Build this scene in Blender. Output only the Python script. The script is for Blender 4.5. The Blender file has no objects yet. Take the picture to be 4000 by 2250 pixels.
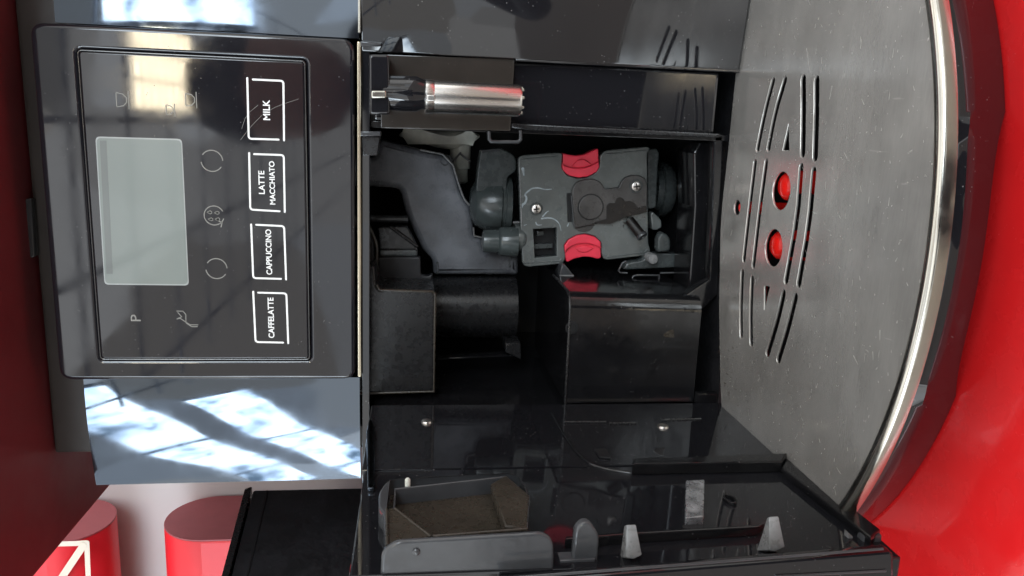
import bpy, bmesh, math, random
from mathutils import Matrix, Vector
random.seed(4)
R = math.radians
scn = bpy.context.scene
COL = scn.collection

# ------------------------------------------------------------------ camera
cam_data = bpy.data.cameras.new("camera")
cam_data.sensor_width = 36.0
cam_data.lens = 36.0 * 3005 / 4000
cam_data.clip_start = 0.01
cam_data.clip_end = 60.0
cam = bpy.data.objects.new("camera", cam_data)
COL.objects.link(cam)
_m = Matrix([[0.038895, 0.977919, 0.205333], [-0.123406, 0.208617, -0.97018], [-0.991594, 0.012396, 0.128796]]).to_4x4()
cam.matrix_world = Matrix.Translation(Vector((0.04997, -0.41192, 0.212))) @ _m      # phone held sideways: picture right is down
scn.camera = cam

# ------------------------------------------------------------------ light
world = bpy.data.worlds.new("World")
scn.world = world
world.use_nodes = True
def room_light():
    """the surrounding room as interior light with invented random light and dark patches for the glossy reflections"""
    nt = world.node_tree; N = nt.nodes; L = nt.links; bg = N["Background"]
    tc = N.new("ShaderNodeTexCoord")
    nz = N.new("ShaderNodeTexNoise"); nz.inputs["Scale"].default_value = 1.6; nz.inputs["Detail"].default_value = 2
    L.new(tc.outputs["Generated"], nz.inputs["Vector"])
    ad = N.new("ShaderNodeVectorMath"); ad.operation = 'MULTIPLY_ADD'
    L.new(nz.outputs["Color"], ad.inputs[0]); ad.inputs[1].default_value = (.22, .22, .22); L.new(tc.outputs["Generated"], ad.inputs[2])
    vo = N.new("ShaderNodeTexVoronoi"); vo.distance = 'CHEBYCHEV'; vo.inputs["Scale"].default_value = 4.6  # random cells of light and dark, made up to enliven reflections
    L.new(ad.outputs[0], vo.inputs["Vector"])
    sp = N.new("ShaderNodeSeparateColor"); L.new(vo.outputs["Color"], sp.inputs[0])
    mr = N.new("ShaderNodeMapRange"); mr.inputs[3].default_value = 0.40; mr.inputs[4].default_value = 1.60
    L.new(sp.outputs[0], mr.inputs[0])
    mx = N.new("ShaderNodeMix"); mx.data_type = 'RGBA'
    mx.inputs[6].default_value = (1.0, 0.95, 0.87, 1); mx.inputs[7].default_value = (0.90, 0.95, 1.0, 1)
    L.new(sp.outputs[1], mx.inputs[0]); L.new(mx.outputs[2], bg.inputs[0])
    L.new(mr.outputs[0], bg.inputs[1])
room_light()

scn.view_settings.view_transform = 'Standard'
scn.view_settings.look = 'None'
scn.view_settings.gamma = 1.0
scn.view_settings.use_curve_mapping = False
scn.view_settings.exposure = 0.82
scn.cycles.max_bounces = 7
scn.cycles.glossy_bounces = 4
scn.cycles.diffuse_bounces = 3
scn.cycles.use_adaptive_sampling = True
scn.cycles.adaptive_threshold = 0.025
scn.cycles.use_denoising = True
scn.cycles.sample_clamp_indirect = 6.0

# ------------------------------------------------------------------ materials
def mat(name, col, rough=0.4, metal=0.0, ior=1.5, vary=0.0, vscale=60, rvar=0.0, rscale=300, bump=0.0, bscale=900,
        coat=0.0, emit=None, estr=0.0, dust=0.0, alpha=1.0, trans=0.0, stretch=(1, 1, 1), dustcol=(0.35, 0.34, 0.33)):
    m = bpy.data.materials.new(name)
    m.use_nodes = True
    nt = m.node_tree; N = nt.nodes; L = nt.links
    b = N["Principled BSDF"]
    b.inputs["Base Color"].default_value = (*col, 1)
    b.inputs["Roughness"].default_value = rough
    b.inputs["Metallic"].default_value = metal
    b.inputs["IOR"].default_value = ior
    b.inputs["Coat Weight"].default_value = coat
    b.inputs["Coat Roughness"].default_value = 0.05
    b.inputs["Transmission Weight"].default_value = trans
    b.inputs["Alpha"].default_value = alpha
    if emit:
        b.inputs["Emission Color"].default_value = (*emit, 1)
        b.inputs["Emission Strength"].default_value = estr
    tc = N.new("ShaderNodeTexCoord")
    mp = N.new("ShaderNodeMapping"); mp.inputs["Scale"].default_value = stretch
    L.new(tc.outputs["Object"], mp.inputs["Vector"])
    def noise(scale, detail=4, rgh=0.55):
        n = N.new("ShaderNodeTexNoise"); n.inputs["Scale"].default_value = scale
        n.inputs["Detail"].default_value = detail; n.inputs["Roughness"].default_value = rgh
        L.new(mp.outputs[0], n.inputs["Vector"]); return n
    def ramp(src, a, b_, p0=0.35, p1=0.65):
        r = N.new("ShaderNodeMapRange"); r.inputs[1].default_value = p0; r.inputs[2].default_value = p1
        r.inputs[3].default_value = a; r.inputs[4].default_value = b_
        L.new(src, r.inputs[0]); return r.outputs[0]
    colsock = None
    if vary > 0:
        n = noise(vscale)
        mx = N.new("ShaderNodeMix"); mx.data_type = 'RGBA'
        mx.inputs[6].default_value = (*[c * (1 - vary) for c in col], 1)
        mx.inputs[7].default_value = (*[min(1, c * (1 + vary)) for c in col], 1)
        L.new(ramp(n.outputs["Fac"], 0, 1), mx.inputs[0]); colsock = mx.outputs[2]
    rsock = None
    if rvar > 0:
        n = noise(rscale, 6)
        rsock = ramp(n.outputs["Fac"], max(0.02, rough - rvar), rough + rvar)
    if dust > 0:                      # fine settled specks with their own colour
        n = N.new("ShaderNodeTexVoronoi"); n.inputs["Scale"].default_value = 420
        L.new(mp.outputs[0], n.inputs["Vector"])
        n2 = noise(75, 5)
        f1 = ramp(n.outputs["Distance"], 1, 0, 0.06, 0.14)
        f2 = ramp(n2.outputs["Fac"], 0, 1, 0.52, 0.62)
        mu = N.new("ShaderNodeMath"); mu.operation = 'MULTIPLY'; L.new(f1, mu.inputs[0]); L.new(f2, mu.inputs[1])
        mu2 = N.new("ShaderNodeMath"); mu2.operation = 'MULTIPLY'; L.new(mu.outputs[0], mu2.inputs[0]); mu2.inputs[1].default_value = dust
        mx = N.new("ShaderNodeMix"); mx.data_type = 'RGBA'
        mx.inputs[6].default_value = (*col, 1); mx.inputs[7].default_value = (*dustcol, 1)
        if colsock: L.new(colsock, mx.inputs[6])
        L.new(mu2.outputs[0], mx.inputs[0]); colsock = mx.outputs[2]
        a = N.new("ShaderNodeMath"); a.operation = 'MULTIPLY_ADD'; L.new(mu2.outputs[0], a.inputs[0]); a.inputs[1].default_value = 0.5
        if rsock: L.new(rsock, a.inputs[2])
        else: a.inputs[2].default_value = rough
        rsock = a.outputs[0]
    if colsock: L.new(colsock, b.inputs["Base Color"])
    if rsock: L.new(rsock, b.inputs["Roughness"])
    if bump > 0:
        n = noise(bscale, 3)
        bp = N.new("ShaderNodeBump"); bp.inputs["Strength"].default_value = bump; bp.inputs["Distance"].default_value = 0.0004
        L.new(n.outputs["Fac"], bp.inputs["Height"]); L.new(bp.outputs[0], b.inputs["Normal"])
    return m

M = {}
M['piano'] = mat("piano_black", (0.010, 0.010, 0.012), 0.045, ior=1.62, rvar=0.02, rscale=90, dust=0.5)
M['panel'] = mat("panel_black", (0.010, 0.010, 0.013), 0.05, ior=1.60, rvar=0.02, rscale=70, dust=0.25)
M['smoked'] = mat("dark_chrome", (0.105, 0.124, 0.150), 0.05, metal=1.0, rvar=0.02, rscale=60, bump=0.02, bscale=30)
M['chrome'] = mat("chrome", (0.52, 0.495, 0.44), 0.2, metal=1.0, rvar=0.04, rscale=200)
M['brushed'] = mat("brushed_tube", (0.72, 0.70, 0.67), 0.26, metal=1.0, rvar=0.06, rscale=300, stretch=(1, 1, 0.05))
M['satin'] = mat("satin_black", (0.013, 0.013, 0.014), 0.28, vary=0.1, rvar=0.05, dust=0.08)
M['matte'] = mat("matte_black", (0.011, 0.011, 0.013), 0.5, vary=0.3, rvar=0.1, bump=0.08)
M['inner'] = mat("inner_black", (0.008, 0.008, 0.009), 0.15, vary=0.2, rvar=0.06, dust=0.35)
M['grey_plastic'] = mat("grey_green_plastic", (0.112, 0.124, 0.122), 0.22, coat=0.25, vary=0.18, vscale=55, rvar=0.12, rscale=120, bump=0.04)
M['grey_dark'] = mat("dark_grey_plastic", (0.050, 0.059, 0.060), 0.27, vary=0.2, rvar=0.1)
M['lever'] = mat("stained_lever_plastic", (0.070, 0.066, 0.064), 0.34, vary=0.35, vscale=45, rvar=0.1)
M['chute'] = mat("dusty_chute_plastic", (0.155, 0.163, 0.182), 0.34, vary=0.4, vscale=38, rvar=0.15, dust=0.4)
M['red_plastic'] = mat("red_plastic", (0.88, 0.045, 0.085), 0.38, vary=0.10, vscale=80, rvar=0.08)
M['red_float'] = mat("red_float_plastic", (0.72, 0.012, 0.008), 0.2)
M['cream'] = mat("cream_plastic", (0.72, 0.73, 0.65), 0.4, vary=0.25, vscale=50)
M['screw'] = mat("screw_steel", (0.66, 0.62, 0.58), 0.3, metal=1.0)
M['dark'] = mat("recess_black", (0.004, 0.004, 0.005), 0.6)
M['coffee'] = mat("coffee_stained_plastic", (0.010, 0.007, 0.006), 0.4, vary=0.4, vscale=120, rvar=0.15)
M['brown'] = mat("brown_reflection", (0.034, 0.028, 0.021), 0.3, vary=0.22, vscale=40, rvar=0.1)
M['clear_grey'] = mat("smoky_plastic", (0.052, 0.054, 0.058), 0.14, vary=0.2, vscale=40, rvar=0.08)
M['hook'] = mat("pale_grey_plastic", (0.21, 0.21, 0.21), 0.3, vary=0.2, vscale=150, rvar=0.1)
M['foil'] = mat("worn_metal", (0.55, 0.56, 0.58), 0.3, metal=0.8, vary=0.4, vscale=130, rvar=0.15, bump=0.2, bscale=200)
M['print'] = mat("white_print", (0.82, 0.82, 0.80), 0.35)
M['faint'] = mat("faint_print", (0.21, 0.205, 0.185), 0.4)
M['lcd'] = mat("lcd_glass", (0.20, 0.225, 0.21), 0.06, ior=1.5)
M['lcd_edge'] = mat("lcd_edge", (0.36, 0.38, 0.37), 0.1)
M['water'] = mat("pale_water", (0.34, 0.39, 0.42), 0.12, vary=0.3, vscale=300)
M['red_counter'] = mat("red_gloss_counter", (0.66, 0.014, 0.016), 0.24, coat=0.35, vary=0.07, vscale=14, rvar=0.12, rscale=60, bump=0.03, bscale=500, dust=0.3, dustcol=(0.8, 0.2, 0.2))
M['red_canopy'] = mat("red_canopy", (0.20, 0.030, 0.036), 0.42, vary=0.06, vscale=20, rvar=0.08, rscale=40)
M['red_bar'] = mat("red_gloss_bar", (0.74, 0.020, 0.032), 0.38, coat=0.0, vary=0.05, vscale=15)
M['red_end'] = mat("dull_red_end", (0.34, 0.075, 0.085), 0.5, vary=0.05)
M['white_wall'] = mat("white_wall", (0.50, 0.465, 0.46), 0.5, vary=0.04, vscale=8)
M['stripe'] = mat("cream_print", (0.70, 0.62, 0.52), 0.5)
M['ceiling'] = mat("ceiling_tile", (0.80, 0.81, 0.82), 0.9, vary=0.05, vscale=5)
M['grid'] = mat("ceiling_grid_metal", (0.25, 0.27, 0.32), 0.6)
M['lamp'] = mat("lamp_diffuser", (0.9, 0.9, 0.85), 0.5, emit=(1.0, 0.86, 0.62), estr=16.0)
M['louvre'] = mat("lamp_louvre", (0.5, 0.48, 0.42), 0.4)

def steel():
    m = bpy.data.materials.new("scratched_steel"); m.use_nodes = True
    nt = m.node_tree; N = nt.nodes; L = nt.links; b = N["Principled BSDF"]
    b.inputs["Metallic"].default_value = 0.72
    tc = N.new("ShaderNodeTexCoord")
    def nz(scale, st, det=5, rot=0.0):
        mp = N.new("ShaderNodeMapping"); mp.inputs["Scale"].default_value = st; mp.inputs["Rotation"].default_value = (0, 0, rot)
        L.new(tc.outputs["Object"], mp.inputs["Vector"])
        n = N.new("ShaderNodeTexNoise"); n.inputs["Scale"].default_value = scale; n.inputs["Detail"].default_value = det
        n.inputs["Roughness"].default_value = 0.6
        L.new(mp.outputs[0], n.inputs["Vector"]); return n.outputs["Fac"]
    def mr(s, p0, p1, a, c):
        r = N.new("ShaderNodeMapRange"); r.inputs[1].default_value = p0; r.inputs[2].default_value = p1
        r.inputs[3].default_value = a; r.inputs[4].default_value = c; L.new(s, r.inputs[0]); return r.outputs[0]
    def op(o, a, c):
        k = N.new("ShaderNodeMath"); k.operation = o
        for i, v in enumerate((a, c)):
            if isinstance(v, (int, float)): k.inputs[i].default_value = v
            else: L.new(v, k.inputs[i])
        return k.outputs[0]
    grain = mr(nz(110, (1, 9, 1)), 0.3, 0.7, -0.05, 0.05)
    cloud = mr(nz(24, (1, 2.2, 1), 7), 0.3, 0.7, -0.10, 0.10)
    scr = mr(nz(85, (1, 9, 1), 2, 0.35), 0.70, 0.76, 0, 0.25)
    scr2 = mr(nz(70, (10, 1, 1), 2, 0.25), 0.71, 0.77, 0, 0.25)
    spk = op('MULTIPLY', mr(nz(230, (2.2, 1, 1), 3), 0.68, 0.80, 0, 0.5), mr(nz(20, (1, 1, 1), 3), 0.42, 0.62, 0.1, 1.0))
    val = op('ADD', op('ADD', op('ADD', grain, cloud), op('ADD', scr, scr2)), op('ADD', spk, 0.68))
    cc = N.new("ShaderNodeCombineColor"); L.new(val, cc.inputs[0]); L.new(op('MULTIPLY', val, 0.955), cc.inputs[1]); L.new(op('MULTIPLY', val, 0.895), cc.inputs[2])
    L.new(cc.outputs[0], b.inputs["Base Color"])
    rg = op('ADD', mr(nz(35, (1, 1, 1)), 0.3, 0.7, 0.14, 0.27), op('MULTIPLY', op('ADD', scr, spk), 0.6))
    L.new(rg, b.inputs["Roughness"])
    bp = N.new("ShaderNodeBump"); bp.inputs["Strength"].default_value = 0.06; bp.inputs["Distance"].default_value = 0.0002
    L.new(nz(160, (1, 14, 1), 3), bp.inputs["Height"]); L.new(bp.outputs[0], b.inputs["Normal"])
    return m
M['floor'] = mat('floor_brown', (0.16, 0.125, 0.10), 0.5)
M['trim'] = mat('trim_bronze', (0.42, 0.36, 0.27), 0.25, metal=1.0)
M['upper'] = mat('brown_black_plastic', (0.05, 0.043, 0.039), 0.5, vary=0.1)
M['bead'] = mat('bead_gloss', (0.10, 0.10, 0.10), 0.12, metal=0.8)
M['column'] = mat('brown_gloss_plastic', (0.040, 0.034, 0.029), 0.16, ior=1.6, vary=0.1, dust=0.2)
M['grey_mid'] = mat('charcoal_plastic', (0.062, 0.074, 0.074), 0.2, vary=0.2, vscale=60, rvar=0.08)
M['lcd_dark'] = mat('lcd_shade', (0.155, 0.17, 0.162), 0.08)
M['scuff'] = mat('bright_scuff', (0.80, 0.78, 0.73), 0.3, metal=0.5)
M['steel'] = steel()

# ------------------------------------------------------------------ mesh helpers (all lengths in millimetres)
def link(name, me, m, parent=None, smooth=35, flat=False):
    o = bpy.data.objects.new(name, me)
    COL.objects.link(o)
    me.materials.clear(); me.materials.append(M[m])
    if smooth and len(me.polygons):
        me.shade_smooth(); me.set_sharp_from_angle(angle=R(smooth))
    if smooth and flat:                # keep the broad faces truly flat beside their rounded edges
        for p in me.polygons:
            if max(abs(p.normal.x), abs(p.normal.y), abs(p.normal.z)) > 0.9995: p.use_smooth = False
    if parent is not None:
        o.parent = parent
        o.matrix_parent_inverse = parent.matrix_world.inverted() if parent.type == 'EMPTY' else Matrix.Identity(4)
    return o
def thing(name, label, cat, loc, group=None):
    o = bpy.data.objects.new(name, None); COL.objects.link(o)
    o.empty_display_size = 0.02
    o.matrix_world = Matrix.Translation(Vector(loc) * 0.001)
    bpy.context.view_layer.update()
    o["label"] = label; o["category"] = cat
    if group: o["group"] = group
    return o
def tag(o, label=None, cat=None, kind=None, group=None):
    if label: o["label"] = label
    if cat: o["category"] = cat
    if kind: o["kind"] = kind
    if group: o["group"] = group
    return o
AX = {'y': Matrix(((1, 0, 0), (0, 0, -1), (0, 1, 0))), 'z': Matrix.Identity(3), 'x': Matrix(((0, 0, 1), (1, 0, 0), (0, 1, 0)))}
def rnd(poly, r, n=4):
    """round the corners of a polygon; r one radius or one per corner"""
    out = []; k = len(poly)
    for i in range(k):
        p = Vector(poly[i]); a = Vector(poly[i - 1]); c = Vector(poly[(i + 1) % k])
        rr = r[i] if isinstance(r, (list, tuple)) else r
        d0 = (a - p); d1 = (c - p)
        rr = min(rr, d0.length * 0.45, d1.length * 0.45)
        if rr < 0.05: out.append(tuple(p)); continue
        s = p + d0.normalized() * rr; e = p + d1.normalized() * rr
        for j in range(n + 1):
            t = j / n
            q = s * (1 - t) ** 2 + p * 2 * t * (1 - t) + e * t * t
            out.append((q.x, q.y))
    return out
def circ(c, r, n=32, ry=None):
    return [(c[0] + r * math.cos(2 * math.pi * i / n), c[1] + (ry or r) * math.sin(2 * math.pi * i / n)) for i in range(n)]
def chaikin(p, k=2):
    for _ in range(k):
        q = [p[0]]
        for a, b in zip(p, p[1:]):
            q += [(a[0] * .75 + b[0] * .25, a[1] * .75 + b[1] * .25), (a[0] * .25 + b[0] * .75, a[1] * .25 + b[1] * .75)]
        p = q + [p[-1]]
    return p
def ribbon(p, w, cap=4, w2=None):
    """outline of a stroke of width w along p with round ends"""
    P = [Vector(q) for q in p]; Lf = []; Rt = []
    for i, q in enumerate(P):
        if i == 0: t = (P[1] - q).normalized()
        elif i == len(P) - 1: t = (q - P[-2]).normalized()
        else: t = ((q - P[i - 1]).normalized() + (P[i + 1] - q).normalized()).normalized()
        n = Vector((-t.y, t.x)); h = w / 2
        if w2 is not None: h = (w + (w2 - w) * i / (len(P) - 1)) / 2
        if 0 < i < len(P) - 1:
            c = max(0.5, n.dot(Vector((-(q - P[i - 1]).y, (q - P[i - 1]).x)).normalized())); hh = h / c
        else: hh = h
        Lf.append(q + n * hh); Rt.append(q - n * hh)
    out = [tuple(v) for v in Lf]
    def fan(c, a, b):
        v = a - c; ang = -math.pi / (cap + 1); r = []
        for k in range(1, cap + 1):
            s, co = math.sin(ang * k), math.cos(ang * k)
            r.append((c.x + v.x * co - v.y * s, c.y + v.x * s + v.y * co))
        return r
    out += fan(P[-1], Lf[-1], Rt[-1])
    out += [tuple(v) for v in reversed(Rt)]
    out += fan(P[0], Rt[0], Lf[0])
    return out
def curve_mesh(loops, thick, bev, bres=1):
    cu = bpy.data.curves.new("c", 'CURVE'); cu.dimensions = '2D'; cu.fill_mode = 'BOTH'
    for lp in loops:
        s = cu.splines.new('POLY'); s.points.add(len(lp) - 1); s.use_cyclic_u = True
        for i, p in enumerate(lp): s.points[i].co = (p[0] * .001, p[1] * .001, 0, 1)
    bev = min(bev, thick * 0.49)
    cu.extrude = max(0.0, (thick / 2 - bev) * .001); cu.bevel_depth = bev * .001; cu.bevel_resolution = bres; cu.offset = -bev * .001
    o = bpy.data.objects.new("c", cu)
    me = bpy.data.meshes.new_from_object(o)
    bpy.data.objects.remove(o); bpy.data.curves.remove(cu)
    return me
def weld(me):
    bm = bmesh.new(); bm.from_mesh(me)
    bmesh.ops.remove_doubles(bm, verts=bm.verts, dist=1e-6)
    bm.to_mesh(me); bm.free()
    return me
def prism(name, loops, axis, lo, hi, m, parent=None, bev=0.4, bres=1, smooth=35):
    """flat shape (with holes) in the plane across `axis`, from lo to hi along it"""
    if isinstance(loops[0][0], (int, float)): loops = [loops]
    me = weld(curve_mesh(loops, abs(hi - lo), bev, bres))
    T = AX[axis].to_4x4()
    off = Vector((0, 0, 0)); off['xyz'.index(axis)] = (lo + hi) / 2 * .001
    me.transform(Matrix.Translation(off) @ T); me.name = name
    return link(name, me, m, parent, smooth, True)
def box(name, x0, x1, y0, y1, z0, z1, m, parent=None, bev=0.6, seg=2):
    bm = bmesh.new()
    bmesh.ops.create_cube(bm, size=1.0)
    for v in bm.verts:
        v.co = Vector((x0 + (v.co.x + .5) * (x1 - x0), y0 + (v.co.y + .5) * (y1 - y0), z0 + (v.co.z + .5) * (z1 - z0))) * .001
    if bev > 0: bmesh.ops.bevel(bm, geom=bm.edges[:], offset=bev * .001, segments=seg, affect='EDGES', profile=0.6)
    me = bpy.data.meshes.new(name); bm.to_mesh(me); bm.free()
    return link(name, me, m, parent, 35, True)
def solid(name, verts, faces, m, parent=None, bev=0.0, smooth=35):
    bm = bmesh.new()
    vs = [bm.verts.new(Vector(v) * .001) for v in verts]
    for f in faces: bm.faces.new([vs[i] for i in f])
    bmesh.ops.recalc_face_normals(bm, faces=bm.faces)
    if bev > 0: bmesh.ops.bevel(bm, geom=bm.edges[:], offset=bev * .001, segments=2, affect='EDGES', profile=0.6)
    me = bpy.data.meshes.new(name); bm.to_mesh(me); bm.free()
    return link(name, me, m, parent, smooth)
def loft(name, a, b, m, parent=None, bev=0.0, caps=True):
    """closed solid between two rings of 3D points"""
    n = len(a); f = [(i, (i + 1) % n, n + (i + 1) % n, n + i) for i in range(n)]
    if caps: f += [tuple(range(n)), tuple(range(n, 2 * n))]
    return solid(name, list(a) + list(b), f, m, parent, bev)
def lathe(name, prof, c, axis, m, parent=None, n=40, smooth=40):
    """prof: (radius, height along axis)"""
    vs = []; fs = []
    T = {'z': lambda r, a, h: (c[0] + r * math.cos(a), c[1] + r * math.sin(a), c[2] + h),
         'y': lambda r, a, h: (c[0] + r * math.cos(a), c[1] + h, c[2] + r * math.sin(a)),
         'x': lambda r, a, h: (c[0] + h, c[1] + r * math.cos(a), c[2] + r * math.sin(a))}[axis]
    for r, h in prof:
        vs += [T(max(r, 0.001), 2 * math.pi * i / n, h) for i in range(n)]
    for k in range(len(prof) - 1):
        fs += [(k * n + i, k * n + (i + 1) % n, (k + 1) * n + (i + 1) % n, (k + 1) * n + i) for i in range(n)]
    fs += [tuple(range(n)), tuple((len(prof) - 1) * n + i for i in range(n))]
    return solid(name, vs, fs, m, parent, smooth=smooth)
def wire(name, pts, r, m, parent=None, cyclic=False, res=4):
    cu = bpy.data.curves.new("c", 'CURVE'); cu.dimensions = '3D'
    s = cu.splines.new('POLY'); s.points.add(len(pts) - 1); s.use_cyclic_u = cyclic
    for i, p in enumerate(pts): s.points[i].co = (p[0] * .001, p[1] * .001, p[2] * .001, 1)
    cu.bevel_depth = r * .001; cu.bevel_resolution = res; cu.use_fill_caps = True
    o = bpy.data.objects.new("c", cu); me = bpy.data.meshes.new_from_object(o)
    bpy.data.objects.remove(o); bpy.data.curves.remove(cu); me.name = name
    return link(name, me, m, parent, 60)
def lettering(name, txt, bb, y, m, parent, bold=0.02, thick=0.15):
    """flat lettering on a plane facing the viewer, fitted to the box bb = two opposite corners (x, z)"""
    x0, x1 = sorted((bb[0][0], bb[1][0])); z0, z1 = sorted((bb[0][1], bb[1][1]))
    cu = bpy.data.curves.new("t", 'FONT'); cu.body = txt; cu.offset = bold; cu.extrude = 0.02; cu.resolution_u = 6
    o = bpy.data.objects.new("t", cu); me = bpy.data.meshes.new_from_object(o)
    bpy.data.objects.remove(o); bpy.data.curves.remove(cu); me.name = name
    xs = [v.co.x for v in me.vertices]; ys = [v.co.y for v in me.vertices]
    for v in me.vertices:
        a = (v.co.x - min(xs)) / (max(xs) - min(xs)); b = (v.co.y - min(ys)) / (max(ys) - min(ys))
        v.co = Vector((x0 + a * (x1 - x0), y - (thick if v.co.z > 0 else 0), z0 + b * (z1 - z0))) * .001
    return link(name, me, m, parent, 0)
def stroke(name, pts, w, y, m, parent, thick=0.15, smooth_it=0):
    if smooth_it: pts = chaikin(pts, smooth_it)
    return prism(name, ribbon(pts, w), 'y', y - thick, y, m, parent, bev=0)
def lens(pts): return pts
def mid(p, q, t=.5): return (p[0] + (q[0] - p[0]) * t, p[1] + (q[1] - p[1]) * t)

# ------------------------------------------------------------------ the setting
def plane_obj(name, x0, x1, y0, y1, z, m, kind="structure"):
    me = bpy.data.meshes.new(name)
    me.from_pydata([(x0 * .001, y0 * .001, z * .001), (x1 * .001, y0 * .001, z * .001), (x1 * .001, y1 * .001, z * .001), (x0 * .001, y1 * .001, z * .001)], [], [(0, 1, 2, 3)])
    o = link(name, me, m, None, 0); o["kind"] = kind; return o

def counter():
    # red moulded counter: flat, then a long soft roll down at the front edge
    prof = [(420, 0), (-150, 0)]
    for i in range(1, 13):
        a = i / 12 * math.pi / 2
        prof.append((-178 - 60 * math.sin(a), 0 - 60 * (1 - math.cos(a))))
    prof.append((-240, -200))
    vs = []; fs = []
    for k, (y, z) in enumerate(prof): vs += [(-700, y, z), (700, y, z)]
    for k in range(len(prof) - 1): fs.append((2 * k, 2 * k + 1, 2 * k + 3, 2 * k + 2))
    o = solid("counter", vs, fs, 'red_counter', None, smooth=60)
    o["kind"] = "structure"
counter()
w = box("wall", -900, 700, 312, 330, -50, 900, 'white_wall', None, bev=0); w["kind"] = "structure"
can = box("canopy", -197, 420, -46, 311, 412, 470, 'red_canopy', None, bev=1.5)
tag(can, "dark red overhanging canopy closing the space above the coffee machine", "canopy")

# ceiling behind the photographer, mirrored in the glossy front
ce = thing("ceiling_grid", "thin metal ceiling grid mirrored faintly in the control panel", "ceiling grid", (0, -4000, 1500))
plane_obj("floor", -6000, 6000, -16000, 400, -900, "floor")
for i in range(-2, 3):
    box("ceiling_runner", i * 620 + 10 - 14, i * 620 + 10 + 14, -16000, -1200, 1503, 1512, 'grid', ce, bev=0)
for j in range(12):
    box("ceiling_runner", -1400, 1400, -1500 - j * 620 - 14, -1500 - j * 620 + 14, 1500, 1510, 'grid', ce, bev=0)
lt = thing("ceiling_lamp", "louvred ceiling lamp mirrored at the upper right of the control panel", "lamp", (270, -3900, 1500))
box("diffuser", 60, 480, -4380, -3420, 1494, 1499, 'lamp', lt, bev=0)
for i in range(4): box("louvre", 60 + i * 140 - 6, 60 + i * 140 + 6, -4380, -3420, 1488, 1493, 'louvre', lt, bev=0)
for j in range(9): box("louvre", 60, 480, -4380 + j * 120 - 5, -4380 + j * 120 + 5, 1487, 1492.5, 'louvre', lt, bev=0)

# daylight windows behind the photographer, mirrored in the chrome wings; together with the ceiling lamp they light the scene
def pane_mat(name, strength, seed):
    m = bpy.data.materials.new(name); m.use_nodes = True
    nt = m.node_tree; N = nt.nodes; L = nt.links; b = N["Principled BSDF"]
    b.inputs["Base Color"].default_value = (.1, .1, .1, 1)
    tc = N.new("ShaderNodeTexCoord"); mp = N.new("ShaderNodeMapping"); mp.inputs["Location"].default_value = (seed, 0, 0); mp.inputs["Scale"].default_value = (1.2, 1.2, 2.2)
    L.new(tc.outputs["Object"], mp.inputs["Vector"])
    n = N.new("ShaderNodeTexNoise"); n.inputs["Scale"].default_value = 3.0; n.inputs["Detail"].default_value = 6; L.new(mp.outputs[0], n.inputs["Vector"])
    cr = N.new("ShaderNodeValToRGB"); e = cr.color_ramp.elements
    e[0].position = .34; e[0].color = (.06, .09, .12, 1); e[1].position = .53; e[1].color = (.85, .94, 1.0, 1)
    k = cr.color_ramp.elements.new(.45); k.color = (.55, .66, .78, 1)
    L.new(n.outputs["Fac"], cr.inputs[0]); L.new(cr.outputs[0], b.inputs["Emission Color"])
    b.inputs["Emission Strength"].default_value = strength
    return m
def window(a, b, height, ts, strength, label, seed):
    t = thing("window", label, "window", [v * 1000 for v in a], "bright windows behind the photographer")
    A, B = Vector(a) * 1000, Vector(b) * 1000
    X = (B - A).normalized(); nrm = (Vector((0, 0, 250)) - (A + B) / 2).normalized()
    Yv = nrm.cross(X).normalized(); Yv = Yv if Yv.z > 0 else -Yv
    M['pane%d' % seed] = pane_mat('window_daylight', strength, seed)
    h = Yv * height * 500
    for t0, t1 in ts:
        p, q = A.lerp(B, t0), A.lerp(B, t1)
        solid("pane", [p - h, q - h, q + h, p + h], [(0, 1, 2, 3)], 'pane%d' % seed, t)
    for tt in sorted({v for q in ts for v in q}):
        p = A.lerp(B, tt); d = X * 22
        loft("frame_bar", [p - h * 1.05 - d, p - h * 1.05 + d, p - h * 1.05 + d - nrm * 30, p - h * 1.05 - d - nrm * 30], [p + h * 1.05 - d + nrm * 9, p + h * 1.05 + d + nrm * 9, p + h * 1.05 + d - nrm * 30, p + h * 1.05 - d - nrm * 30], 'grid', t)
window((-1.25, -3.0, 1.88), (-4.3, -3.3, 0.85), 0.42, ((0, .42), (.42, .80), (.80, 1)), 7.5, "upper slanted daylight window mirrored in the left chrome wing", 1)
window((-1.45, -3.2, 1.15), (-4.5, -3.5, 0.10), 0.36, ((0, .34), (.34, .72), (.72, 1)), 9, "lower slanted daylight window mirrored in the left chrome wing", 7)

window((0.42, -3.0, 1.18), (2.5, -2.5, 1.12), 0.72, ((0, .16), (.16, .36), (.36, .62), (.62, 1)), 7.5, "wide daylight window mirrored in the right chrome wing", 4)

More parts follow.
